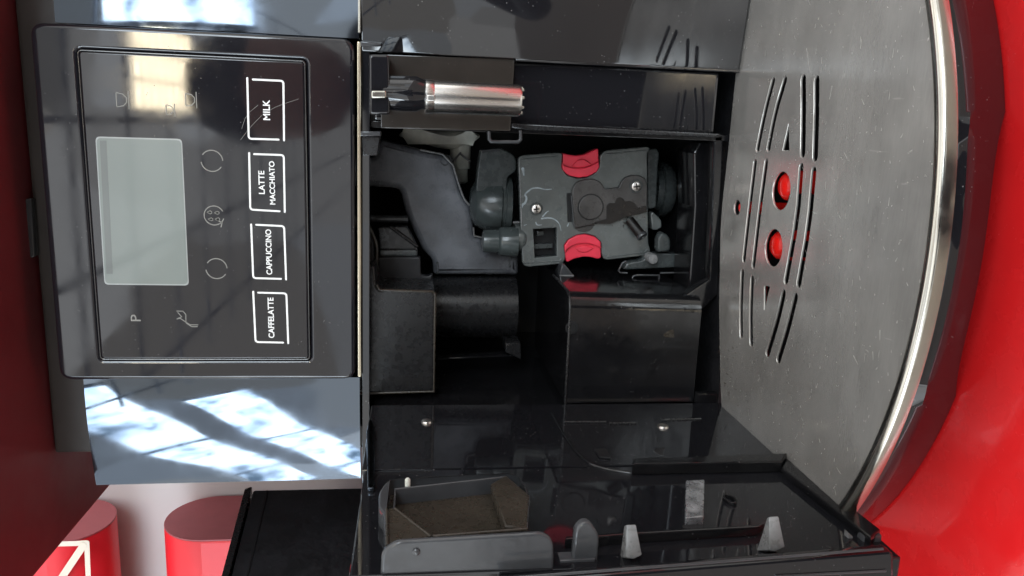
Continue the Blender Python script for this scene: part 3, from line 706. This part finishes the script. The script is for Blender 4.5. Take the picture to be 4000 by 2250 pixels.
# ------------------------------------------------------------------ brewing unit
bu = thing("brew_unit", "grey-green brewing unit with two red finger clips inside the bay", "brew unit", (0, 90, 34))
YB = 70
po = [(30.6,147.2),(32.1,146.0),(32.7,144.5),(35.2,121.4),(34.3,119.4),(30.3,119.6),(25.7,119.5),(21.4,116.2),(19.5,109.7),(19.8,104.0),(22.5,98.4),(26.4,95.4),(30.2,95.0),(33.9,95.1),(36.7,92.9),(37.6,91.3),(40.8,64.8),(39.9,63.2),(38.4,63.4),(36.8,64.7),(2.2,61.5),(-21.0,59.5),(-25.5,57.8),(-27.8,58.2),(-29.2,60.1),(-32.6,86.7),(-31.6,88.8),(-28.7,90.0),(-21.0,91.1),(-16.9,95.9),(-15.7,101.9),(-16.8,107.7),(-20.1,113.3),(-23.4,115.4),(-31.1,114.0),(-34.4,114.8),(-35.7,117.0),(-38.0,137.6),(-37.1,140.9),(-34.8,141.9),(-12.5,144.1),(24.8,146.9)]
ho = [(-13.6,135.8),(-12.3,120.8),(-30.6,119.7),(-32.1,134.0)]
fpz = prism("face_plate", [rnd(po, .8, 2), ho], 'y', YB, YB + 5, 'grey_plastic', bu, bev=.7, bres=2)
def inset(poly, s, c=None):
    c = c or (sum(p[0] for p in poly) / len(poly), sum(p[1] for p in poly) / len(poly))
    return [(c[0] + (p[0] - c[0]) * s, c[1] + (p[1] - c[1]) * s) for p in poly]
prism("unit_body", rnd([(26.9,143.7),(35.3,62.6),(-26.8,57.9),(-36.2,139.1)], 3), 'y', YB + 14, 150, 'grey_dark', bu, bev=1)
prism("window_recess", inset(ho, 1.1), 'y', YB + 13, YB + 14, 'dark', bu, bev=0)
for q in ([(-24.7,134.0),(-23.8,121.2),(-27.0,121.0),(-27.9,133.9)], [(-16.3,131.9),(-15.9,127.4),(-18.8,127.2),(-19.2,131.7)]):
    prism("window_piece", q, 'y', YB + 9, YB + 13, 'grey_dark', bu, bev=.5)
# raised border ribs on the plate
for q in ([(-34.2,142.2),(-35.6,140.6),(-33.6,117.8),(-32.1,116.4)], [(-30.0,87.6),(-30.5,85.9),(-26.9,61.3),(-24.9,59.8)], [(30.0,145.3),(32.8,121.9)], [(34.9,92.1),(38.5,65.3)]):
    wire("plate_rib", [(p[0], YB - .1, p[1]) for p in q], .5, 'grey_plastic', fpz)
wire("plate_edge", [(p[0], YB - .2, p[1]) for p in [(25.1,146.3),(-11.8,143.3)]], .45, 'hook', fpz)
def clip(out, cres, eye):
    c = prism("red_clip", rnd(out, .8, 2), 'y', YB + 1.5, YB + 9, 'red_plastic', bu, bev=.8, bres=2)
    prism("clip_lip", rnd(cres, .6, 2), 'y', YB - 1.2, YB + 2, 'red_plastic', c, bev=.7, bres=2)
    prism("clip_grip", rnd(eye, .8, 2), 'y', YB + .2, YB + 2, 'red_plastic', c, bev=.7, bres=3)
clip([(35.0,119.2),(34.1,115.6),(33.6,110.5),(34.5,104.9),(36.8,100.6),(38.6,96.8),(37.5,96.0),(27.1,95.3),(23.9,96.9),(20.9,102.1),(19.9,108.5),(21.2,114.9),(24.4,118.9),(28.1,119.7),(29.7,118.7)],
     [(28.4,119.6),(26.7,116.5),(25.8,111.4),(26.0,105.6),(27.8,100.6),(30.6,96.0),(27.1,95.5),(24.0,96.9),(21.0,102.1),(20.0,108.5),(21.2,114.9),(24.4,118.9)],
     [(26.8,113.0),(30.8,109.7),(31.8,106.0),(30.2,102.4),(28.1,100.0),(26.6,104.4),(26.2,110.1)])
clip([(-23.4,115.4),(-19.5,112.7),(-16.5,107.0),(-15.9,101.9),(-17.2,95.9),(-20.3,91.7),(-23.5,90.8),(-31.5,90.0),(-32.4,92.3),(-31.1,97.0),(-31.1,102.3),(-32.6,108.1),(-34.8,111.9),(-34.3,113.0),(-29.8,114.5)],
     [(-23.7,115.3),(-19.6,112.7),(-16.6,107.0),(-16.0,101.9),(-17.3,95.9),(-20.4,91.7),(-25.0,90.8),(-23.3,94.2),(-21.9,99.6),(-22.0,106.1),(-24.1,111.1),(-27.9,114.7)],
     [(-25.3,107.8),(-23.4,102.1),(-24.7,95.5),(-26.9,97.9),(-28.3,101.8),(-27.5,105.7)])
# stained lever plate
lv = prism("lever_plate", rnd([(9.8,112.6),(12.9,112.4),(16.1,111.0),(18.0,108.6),(19.5,102.3),(19.4,98.4),(17.8,94.5),(13.5,91.3),(14.7,82.3),(18.2,81.3),(21.1,78.9),(22.7,74.8),(22.7,69.0),(20.6,65.2),(16.2,63.6),(1.0,62.7),(-3.7,74.8),(-7.9,87.6),(-9.4,97.3),(-12.2,109.1),(-10.3,110.5)], 1.2, 3), 'y', YB - 2.4, YB + .4, 'lever', bu, bev=.8, bres=3)
bc = [(1.8,100.0)][0]
prism("lever_disc", [circ(bc, 8.0, 40)], 'y', YB - 3.6, YB - 2.2, 'lever', lv, bev=.6, bres=2)
prism("disc_groove", [circ(bc, 8.5, 40), circ(bc, 8.05, 40)], 'y', YB - 2.55, YB - 2.2, 'dark', lv, bev=.05)
prism("lever_bore", rnd([(-4.6,89.4),(3.0,89.9),(4.6,88.1),(4.7,84.5),(7.5,84.0),(8.6,81.5),(7.7,79.2),(5.8,77.8),(6.5,74.6),(4.7,71.2),(2.2,69.0),(3.7,63.8),(-0.5,63.2),(-4.3,77.0),(-8.7,86.5),(-8.7,97.2),(-7.7,97.3),(-5.4,89.3)], .8, 3), 'y', YB - 2.7, YB - 2.2, 'coffee', lv, bev=.2)
prism("lever_half_disc", rnd([(-12.7,108.9),(-9.6,96.4),(-12.9,98.1),(-14.5,101.9),(-14.2,105.9)], .8), 'y', YB - .7, YB + .3, 'lever', lv, bev=.3)
prism("lever_slot", [(9.9,115.6),(10.3,112.7),(-8.2,111.1),(-8.4,113.9)], 'y', YB - .5, YB + .3, 'dark', bu, bev=.1)
wire("lever_edge", [(p[0], YB - 2.6, p[1]) for p in [(8.9,112.9),(-1.7,111.4),(-11.8,109.7)]], .5, 'clear_grey', lv)
tb0, tb1 = [(-6.2,73.6),(-15.1,66.9)]
dv = Vector((tb1[0] - tb0[0], -9.0, tb1[1] - tb0[1])).normalized()
wire("outlet_pipe", [(tb0[0], YB - 1, tb0[1]), (tb1[0], YB - 8, tb1[1])], 3.2, 'coffee', bu, res=8)
def ring3(c, d, r0, r1, h, m, name, parent):
    d = Vector(d).normalized(); q = d.to_track_quat('Z', 'Y').to_matrix().to_4x4()
    me = weld(curve_mesh([circ((0, 0), r1, 28), circ((0, 0), r0, 28)], h, .2))
    me.transform(Matrix.Translation(Vector(c) * .001) @ q); me.name = name
    return link(name, me, m, parent)
ring3((tb1[0], YB - 8.4, tb1[1]), (tb1[0] - tb0[0], -7, tb1[1] - tb0[1]), 2.3, 3.6, 2.2, 'clear_grey', 'pipe_end', bu)
# screws with cross recess
for q, r in (([(-0.6,134.6)][0], 3.3), ([(15.7,71.3)][0], 3.5)):
    yy = YB - .1 if r < 3.4 else YB - 2.5
    prism("screw_recess", circ(q, r * 1.32, 28), 'y', yy - .06, yy + .2, 'grey_dark', bu, bev=.02)
    s = screw(q[0], yy - .2, q[1], 'y', r, bu)
    for a in (.15, .15 + math.pi / 2):
        d = (math.cos(a) * r * .5, math.sin(a) * r * .5)
        prism("cross_slot", ribbon([(q[0] - d[0], q[1] - d[1]), (q[0] + d[0], q[1] + d[1])], r * .26, 2), 'y', yy - .2 - r * .52, yy - .2 - r * .3, 'coffee', s, bev=0)
dc2 = [(0.7,120.2)][0]
lathe("plate_dimple", [(2.3, .3), (2.2, -.15), (1.2, -.05), (.05, .0)], (dc2[0], YB - .05, dc2[1]), 'y', 'grey_plastic', bu, n=24)
# water traces on the plate, their wet reflections painted in a pale colour
for p, wd in (([(0.1,144.2),(2.3,143.2),(2.7,141.8),(6.4,140.8),(8.2,142.5),(10.8,139.8),(12.4,137.9),(12.9,133.5),(11.7,129.7),(12.2,125.3)], 1.3), ([(24.3,144.2),(22.1,143.7),(20.3,143.3)], 1.6), ([(-6.6,130.7),(-5.9,125.0),(-7.2,121.7),(-9.7,119.0),(-14.1,117.8)], .9), ([(-9.1,134.4),(-11.0,133.7),(-10.6,130.5)], .7), ([(-5.2,130.1),(-2.3,127.7),(-1.7,126.5)], .8), ([(-11.2,141.7),(-10.5,140.1)], .6), ([(-10.9,113.8),(-8.9,113.0)], .8)):
    prism("water_mark", ribbon(chaikin(p, 2), wd * 1.2, 4, wd * .4), 'y', YB - .12, YB + .2, 'water', bu, bev=.05)
# piston head above the plate
hd = [(-0.4,175.4),(1.3,172.7),(1.9,148.6)]
lathe("piston_head", [(.5, hd[0][1] - 212), (9, hd[0][1] - 212 - .6), (15, hd[0][1] - 212 - 4), (18.5, hd[0][1] - 212 - 11), (19, hd[0][1] - 212 - 20), (17.5, hd[0][1] - 212 - 21), (17.5, hd[2][1] - 212 + 4), (19, hd[2][1] - 212 + 3.5), (19, hd[2][1] - 212)], (hd[0][0], 96, 212), 'z', 'grey_mid', bu, n=56, smooth=30)
prism("head_arm", rnd([(22.1,171.6),(34.5,170.0),(36.1,157.5),(35.9,155.9),(32.5,148.8),(29.0,146.8),(22.5,146.5),(18.0,152.1),(8.5,152.5),(8.0,172.4)], 1.5), 'y', 82, 94, 'grey_dark', bu, bev=1, bres=2)
prism("arm_tip", rnd([(34.7,170.0),(36.3,157.5),(34.6,157.3),(33.0,169.6)], .5), 'y', 79, 84, 'clear_grey', bu, bev=.5)
nz = [(-22.3,167.9),(-21.7,157.3),(-21.4,145.4)]
h0, h1, h2 = [p[1] - 212 for p in nz]
lathe("nozzle", [(3.5, h0 + .2), (6.8, h0 - .5), (7.2, h0 - 2.2), (7.6, h1 + .6), (8.6, h1), (9.3, h1 - 1.5), (9.6, h2)], (nz[0][0], 74, 212), 'z', 'grey_mid', bu, n=40)
dm = [(-20.1,144.1),(-20.0,137.1)]
lathe("nozzle_dome", [(9.0, dm[0][1] - 212 + 3), (8.8, dm[0][1] - 212 - 1), (7.2, dm[0][1] - 212 - 4), (4.0, dm[1][1] - 212 + .6), (.5, dm[1][1] - 212)], (dm[0][0], 76.5, 212), 'z', 'grey_plastic', bu, n=40)
wire("side_pin", [(p[0], 80, p[1]) for p in [(-10.9,147.7),(-10.5,143.7)]], .9, 'hook', bu)
# drive coupling below the plate
prism("lower_block", rnd([(39.1,62.9),(39.9,57.0),(36.9,54.8),(27.4,55.0),(1.8,54.0),(0.3,59.6)], 1), 'y', 76, 110, 'grey_dark', bu, bev=1)
rgc = [(12.5,50.4),(11.9,46.9),(12.2,38.7),(30.3,45.0),(-6.9,41.9)]
zz = [p[1] - 212 for p in rgc]
rx = (rgc[3][0] - rgc[4][0]) / 2
lathe("coupling_ring", [(rx * .8, zz[0]), (rx * .82, zz[1]), (rx, zz[1] - .3), (rx, zz[2] + 4), (rx * .85, zz[2])], ((rgc[3][0] + rgc[4][0]) / 2, 88 + rx * .6, 212), 'z', 'grey_dark', bu, n=56)
lathe("drive_shaft", [(5.8, zz[2] + 2), (5.8, zz[2] - 22)], (rgc[2][0] + 1, 95, 212), 'z', 'brown', bu, n=32)
prism("coupling_tab", rnd([(-2.0,58.3),(-0.8,56.4),(-6.3,50.6),(-10.9,49.9),(-13.0,52.8),(-12.7,56.5)], 1.2), 'y', 74, 86, 'grey_plastic', bu, bev=1)

# ------------------------------------------------------------------ grounds bin
gbn = thing("grounds_bin", "dark glossy coffee grounds bin standing left of the brewing unit", "bin", (-73, 30, 34))
bf = [(-41.2,123.2),(-106.0,123.0),(-105.6,45.1),(-42.6,45.6)]
bbk = [(p[0] * .98 - 2, p[1] + 1) for p in bf]
def bin_body():
    a = bf[0]; b = bf[1]; c = bf[2]; d = bf[3]
    xr = lambda t: a[0] + (d[0] - a[0]) * t
    # rounded front right edge, tapering downwards
    def ring(top, right, left, zz_):
        rr_ = 9; pts = [(left, 4, zz_)]
        for i in range(9):
            an = math.pi / 2 * i / 8
            pts.append((right - rr_ + rr_ * math.sin(an), 4 + rr_ - rr_ * math.cos(an), zz_))
        pts += [(right, 120, zz_), (left, 120, zz_)]
        return pts
    return loft("bin_wall", ring(1, a[0], b[0], a[1]), ring(0, d[0], c[0], d[1]), 'inner', gbn)
bw = bin_body()
lpz = bf[0][1]
wire("bin_rim", [(bf[1][0], 3.8, bf[1][1]), (bf[0][0] - 9, 3.8, bf[0][1]), (bf[0][0] - 2.6, 6.6, bf[0][1]), (bf[0][0], 13, bf[0][1]), (bf[0][0], 60, bf[0][1])], .8, 'satin', gbn)
ntc = [(-60.7,121.5)][0]
lathe("finger_notch", [(3.8, .0), (3.8, -.5), (3.0, -.6), (2.9, -.1), (.1, -.1)], (ntc[0], 4, ntc[1]), 'y', 'dark', gbn, n=24)
prism("bin_reflection", rnd([(-61.9,64.3),(-61.4,61.5),(-66.3,60.7),(-66.0,66.2),(-64.7,67.7)], .5), 'y', 3.75, 4.1, 'brown', gbn, bev=.05)  # brown patch painted where the bin wall shows a reflection
box("bin_rail", -116, -98, -3, 2, 33.6, 46, 'inner', cm, bev=1)

# ------------------------------------------------------------------ drip tray
dt = thing("drip_tray", "round-fronted drip tray with scratched steel grid and chrome rim", "drip tray", (10, -80, 0))
ZT = 37.0
def arcpts(cx, cy, r, a0, a1, n): return [(cx + r * math.cos(R(a0 + (a1 - a0) * i / n)), cy + r * math.sin(R(a0 + (a1 - a0) * i / n))) for i in range(n + 1)]
fr = [(-93.1,-150.2),(-70.0,-156.6),(-46.3,-164.2),(-25.4,-168.4),(-5.7,-172.4),(21.3,-174.2),(46.7,-171.6),(67.6,-167.4),(97.8,-153.9)]
XF, YF, RF = 10.0, -172.5, 207.0
front = lambda dr_, x: YF + dr_ + RF - math.sqrt(max(0, (RF) ** 2 - (x - XF) ** 2))
bkx = [(-107.9,-19.3),(-88.5,-13.8),(-46.7,-1.3),(-3.6,8.1),(39.7,9.4),(83.3,-7.5),(117.4,-20.8)]
outer = [(x, front(0, x)) for x in range(-116, 152, 6)]
back = [(150, 8), (83, 8), (40, 8.5), (12, 9.5), (-4, 8.5), (-47, 0), (-89, -12), (-101, -17)]
tray_poly = [(max(x, -99.5), y) if x > -101 else None for x, y in outer]
tray_poly = [p for p in outer if p[0] >= -101] + [(150, -60)] + back + [(-101, front(0, -101))]
slots = []
W = lambda p, w, k=1: slots.append(ribbon(chaikin(p, k), w))
W([(76.7,-38.9),(62.1,-33.4),(43.8,-29.2)], 4.0)
W([(76.6,-51.4),(62.0,-45.1),(44.5,-41.6)], 4.0)
W([(76.0,-69.3),(61.6,-73.0),(43.4,-76.6)], 4.6)
W([(74.8,-81.6),(61.5,-84.7),(42.2,-88.0)], 4.6)
W([(36.5,-27.9),(12.3,-26.9),(-14.4,-26.4)], 4.0)
W([(37.3,-40.7),(13.7,-39.1),(-15.4,-38.5)], 4.0)
W([(36.8,-76.7),(14.4,-78.7),(-16.1,-74.7)], 4.2)
W([(35.8,-88.4),(12.1,-89.8),(-15.1,-86.8)], 4.2)
W([(-21.6,-26.1),(-38.7,-28.6),(-54.5,-32.8)], 4.0)
W([(-22.6,-38.7),(-39.9,-41.3),(-55.2,-45.6)], 4.0)
W([(-22.8,-73.8),(-35.7,-71.2),(-54.9,-64.6)], 4.2)
W([(-21.8,-85.4),(-36.8,-82.0),(-54.6,-76.2)], 4.2)
slots.append(rnd([(56.7,-59.9),(44.1,-63.5),(43.8,-56.7)], .6))
slots.append(rnd([(-23.3,-53.1),(-22.3,-59.4),(-35.3,-56.0)], .6))
hol = []
for a, b in ([(33.9,-57.7),(15.6,-62.1)], [(6.0,-56.3),(-12.3,-60.7)], [(15.7,-10.3),(7.4,-12.3)]):
    c = mid(a, b); r = abs(a[0] - b[0]) / 2; hol.append((c, r)); slots.append(circ(c, r, 36))
plate = prism("grid_plate", [tray_poly] + slots, 'z', ZT - 1.1, ZT, 'steel', dt, bev=.28, bres=2, smooth=30)
# scratches and dried specks on the steel
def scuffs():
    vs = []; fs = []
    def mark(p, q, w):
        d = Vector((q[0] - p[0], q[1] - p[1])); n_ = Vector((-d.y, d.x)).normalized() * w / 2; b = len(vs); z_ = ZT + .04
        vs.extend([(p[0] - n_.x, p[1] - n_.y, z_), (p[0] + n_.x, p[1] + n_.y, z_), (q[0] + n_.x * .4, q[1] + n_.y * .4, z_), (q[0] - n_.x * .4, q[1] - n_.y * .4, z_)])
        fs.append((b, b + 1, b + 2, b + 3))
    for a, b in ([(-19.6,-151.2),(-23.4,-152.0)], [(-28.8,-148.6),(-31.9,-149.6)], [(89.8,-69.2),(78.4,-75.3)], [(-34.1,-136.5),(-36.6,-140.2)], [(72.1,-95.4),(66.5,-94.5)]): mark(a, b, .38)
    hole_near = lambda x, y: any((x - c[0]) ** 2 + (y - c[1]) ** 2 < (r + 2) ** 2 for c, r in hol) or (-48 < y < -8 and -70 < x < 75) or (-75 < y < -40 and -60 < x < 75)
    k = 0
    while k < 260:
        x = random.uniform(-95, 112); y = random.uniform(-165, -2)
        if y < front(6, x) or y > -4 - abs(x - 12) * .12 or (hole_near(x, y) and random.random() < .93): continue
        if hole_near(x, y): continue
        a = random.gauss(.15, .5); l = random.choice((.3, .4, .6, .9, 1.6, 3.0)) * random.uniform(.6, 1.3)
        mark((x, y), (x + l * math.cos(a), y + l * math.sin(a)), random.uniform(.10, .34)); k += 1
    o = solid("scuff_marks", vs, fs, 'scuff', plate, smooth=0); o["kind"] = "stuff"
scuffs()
# floats and dark basin under the plate
basin = [(x, front(20, x)) for x in range(-94, 140, 8)] + [(138, -20), (40, 4), (-40, 0), (-94, -16)]
prism("basin_floor", basin, 'z', 4, 9, 'dark', dt, bev=.5)
for k, (c, r) in enumerate(hol):
    ft = 35.2 if k < 2 else 35.6
    dx, dy = ((2.2, 4.0), (.8, 4.6), (0, .6))[k]
    lathe("water_float", [(.5, ft), (r * .5, ft - .5), (r * .74, ft - 2.5), (r * .82, ft - 6), (r * .82, 9)], (c[0] + dx, c[1] + dy, 0), 'z', 'red_float', dt, n=32)
    if k < 2:
        sx = -1 if k == 0 else -.4
        prism("float_guide", rnd([(c[0] + sx * r * .95, c[1] - r * .9), (c[0] + sx * r * .95 + r * .9, c[1] - r * .9), (c[0] + sx * r * .95 + r * .9, c[1] + r * .05), (c[0] + sx * r * .95, c[1] + r * .15)], 2.2), 'z', 22, 33, 'inner', dt, bev=1.2, bres=2)
# chrome rim
rim = [(x, front(-1.5, x), ZT + .2) for x in range(-101, 152, 4)]
ra = []; rb = []
sec = [(-2.6, -5.0), (-2.8, -1.0), (-2.0, .6), (-.6, 1.2), (1.2, .9), (1.9, -.3), (1.9, -5.0)]
vs = []; fs = []
for x in range(-101, 152, 4):
    y = front(0, x); nx, ny = (x - XF) / RF, -(math.sqrt(max(1, RF ** 2 - (x - XF) ** 2))) / RF
    for o_, h in sec: vs.append((x - nx * o_ * -1 * -1 + nx * 0, y + 0 - ny * 0 + (-ny) * o_, ZT + h) if False else (x + nx * -o_ , y - ny * o_, ZT + h))
n = len(sec)
for i in range(len(vs) // n - 1):
    for j in range(n): fs.append((i * n + j, i * n + (j + 1) % n, (i + 1) * n + (j + 1) % n, (i + 1) * n + j))
fs += [tuple(range(n)), tuple(len(vs) - n + j for j in range(n))]
solid("chrome_rim", vs, fs, 'chrome', dt, smooth=60)
# black fascia tapering to the base with an arched grip in the middle
vs = []; fs = []
K = 8; xs = list(range(-124, 152, 3))
def botz(x):
    if -46 < x < 62:
        t = (x - 8) / 54.0
        return 1 + 8.5 * max(0, 1 - t ** 4)
    return 1.0
for x in xs:
    for j in range(K + 1):
        u = j / K; zt_, zb = ZT - 5.0, botz(x)
        z_ = zt_ + (zb - zt_) * u
        ins = max(0.0, (25.0 - z_) / 24.0) + max(0.0, (z_ - 25.0) / 7.0) * .22
        vs.append((x, front(1.0 + 13.0 * ins, x) if x > -112 else front(1.0 + 13.0 * ins, x), z_))
for i in range(len(xs) - 1):
    for j in range(K):
        a = i * (K + 1) + j; fs.append((a, a + K + 1, a + K + 2, a + 1))
b0 = len(vs)
for x in xs:
    vs.append((x, front(22, x), ZT - 5.0)); vs.append((x, front(22, x), botz(x)))
for i in range(len(xs) - 1):
    a = b0 + 2 * i
    fs += [(a, a + 1, a + 3, a + 2), (i * (K + 1), (i + 1) * (K + 1), a + 2, a), (i * (K + 1) + K, a + 1, a + 3, (i + 1) * (K + 1) + K)]
solid("tray_fascia", vs, fs, 'piano', dt, smooth=40)
prism("tray_base", [(x, front(40, x)) for x in range(-96, 150, 8)] + [(148, 0), (-96, 0)], 'z', 0.3, 4, 'matte', dt, bev=.5)

# ------------------------------------------------------------------ the photographer, seen only as a dark mirror image in the glossy front
def skin_body(name, pts, edges, m, parent, lv=2):
    me = bpy.data.meshes.new(name)
    me.from_pydata([Vector(p[:3]) * .001 for p in pts], edges, [])
    o = bpy.data.objects.new(name, me); COL.objects.link(o)
    o.modifiers.new("skin", 'SKIN').use_smooth_shade = True
    sv = me.skin_vertices[0].data
    for i, p in enumerate(pts): sv[i].radius = (p[3] * .001, (p[4] if len(p) > 4 else p[3]) * .001)
    sv[0].use_root = True
    sub = o.modifiers.new("sub", 'SUBSURF'); sub.levels = lv; sub.render_levels = lv
    me.materials.append(M[m]); o.parent = parent
    o.matrix_parent_inverse = parent.matrix_world.inverted()
    return o
M['cloth'] = mat("dark_cloth", (0.020, 0.020, 0.026), 0.9, vary=0.3, vscale=30)
M['skin'] = mat("skin", (0.42, 0.24, 0.17), 0.5, vary=0.08, vscale=40)
M['hair'] = mat("dark_hair", (0.015, 0.012, 0.010), 0.55)
ph = thing("person", "person in dark clothes holding up the phone, mirrored in the glossy front", "person", (110, -900, -900))
P = [(120, -900, -150, 150, 110), (120, -890, 0, 140, 100), (118, -870, 130, 165, 105), (115, -850, 220, 130, 90), (110, -820, 270, 55), (106, -800, 300, 52),
     (300, -840, 200, 62), (330, -700, 60, 46), (170, -520, 130, 34), (100, -440, 150, 26),
     (-70, -840, 200, 62), (-110, -700, 60, 46), (0, -520, 120, 34), (20, -440, 135, 26),
     (210, -900, -300, 95), (220, -880, -560, 70), (225, -920, -860, 48), (225, -840, -885, 40),
     (30, -900, -300, 95), (20, -880, -560, 70), (15, -920, -860, 48), (15, -840, -885, 40)]
Ed = [(0, 1), (1, 2), (2, 3), (3, 4), (4, 5), (3, 6), (6, 7), (7, 8), (8, 9), (3, 10), (10, 11), (11, 12), (12, 13), (0, 14), (14, 15), (15, 16), (16, 17), (0, 18), (18, 19), (19, 20), (20, 21)]
skin_body("body", P, Ed, 'cloth', ph)
hp = [(.5, 118), (30, 114), (55, 98), (74, 60), (78, 20), (74, -20), (66, -60), (50, -92), (24, -108), (.5, -110)]
lathe("head", hp, (92, -780, 410), 'z', 'skin', ph, n=32, smooth=80)
lathe("hair", [(.5, 124), (34, 120), (62, 100), (82, 58), (84, 30), (80, 28)], (92, -786, 412), 'z', 'hair', ph, n=32, smooth=80)
for sx, bx_ in ((1, 88), (-1, 32)):
    for k in range(4):
        skin_body("finger", [(bx_ + sx * 2, -446, 142 - k * 17, 9), (bx_ - sx * 8, -440, 144 - k * 17, 8.5), (bx_ - sx * 22, -440, 146 - k * 17, 7.5)], [(0, 1), (1, 2)], 'skin', ph, 1)
    skin_body("thumb", [(bx_, -450, 140, 11), (bx_ - sx * 8, -446, 158, 9.5), (bx_ - sx * 18, -442, 172, 8.5)], [(0, 1), (1, 2)], 'skin', ph, 1)
pn = thing("phone", "black phone held upright, mirrored in the glossy front", "phone", (62, -425, 85))
box("phone_body", 22, 98, -432, -424, 76, 238, 'piano', pn, bev=3)

# ------------------------------------------------------------------ spilled coffee grounds
M['grounds'] = mat("coffee_grounds", (0.030, 0.018, 0.011), 0.8, vary=0.4, vscale=900)
def grounds():
    vs = []; fs = []
    def crumb(c, r):
        b = len(vs)
        for dx, dy, dz in ((1, 0, 0), (-1, 0, 0), (0, 1, 0), (0, -1, 0), (0, 0, 1), (0, 0, -1)):
            k = r * random.uniform(.6, 1.2); vs.append((c[0] + dx * k, c[1] + dy * k, c[2] + dz * k))
        for f in ((0, 2, 4), (2, 1, 4), (1, 3, 4), (3, 0, 4), (2, 0, 5), (1, 2, 5), (3, 1, 5), (0, 3, 5)): fs.append(tuple(b + i for i in f))
    a0, a1 = [(-8.7,88.0),(-1.6,62.9)]
    for _ in range(70):
        t = random.random(); crumb((a0[0] + (a1[0] - a0[0]) * t + random.gauss(0, 3), YB - .15, a0[1] + (a1[1] - a0[1]) * t + random.gauss(-2, 3)), random.uniform(.15, .45))
    for _ in range(160): crumb((random.uniform(-30, 46), random.uniform(21, 29), 33.8), random.uniform(.2, .6))
    for _ in range(90): crumb((random.gauss(-52, 12), random.uniform(-2, 3.0), 33.9), random.uniform(.2, .6))
    for _ in range(60): crumb((random.uniform(-98, -60), random.gauss(-22, 8), ZT + .15), random.uniform(.12, .35))
    o = solid("coffee_grounds", vs, fs, 'grounds', None, smooth=0)
    tag(o, "dark crumbs of ground coffee scattered in the bay and on the tray", "coffee grounds", "stuff")
grounds()
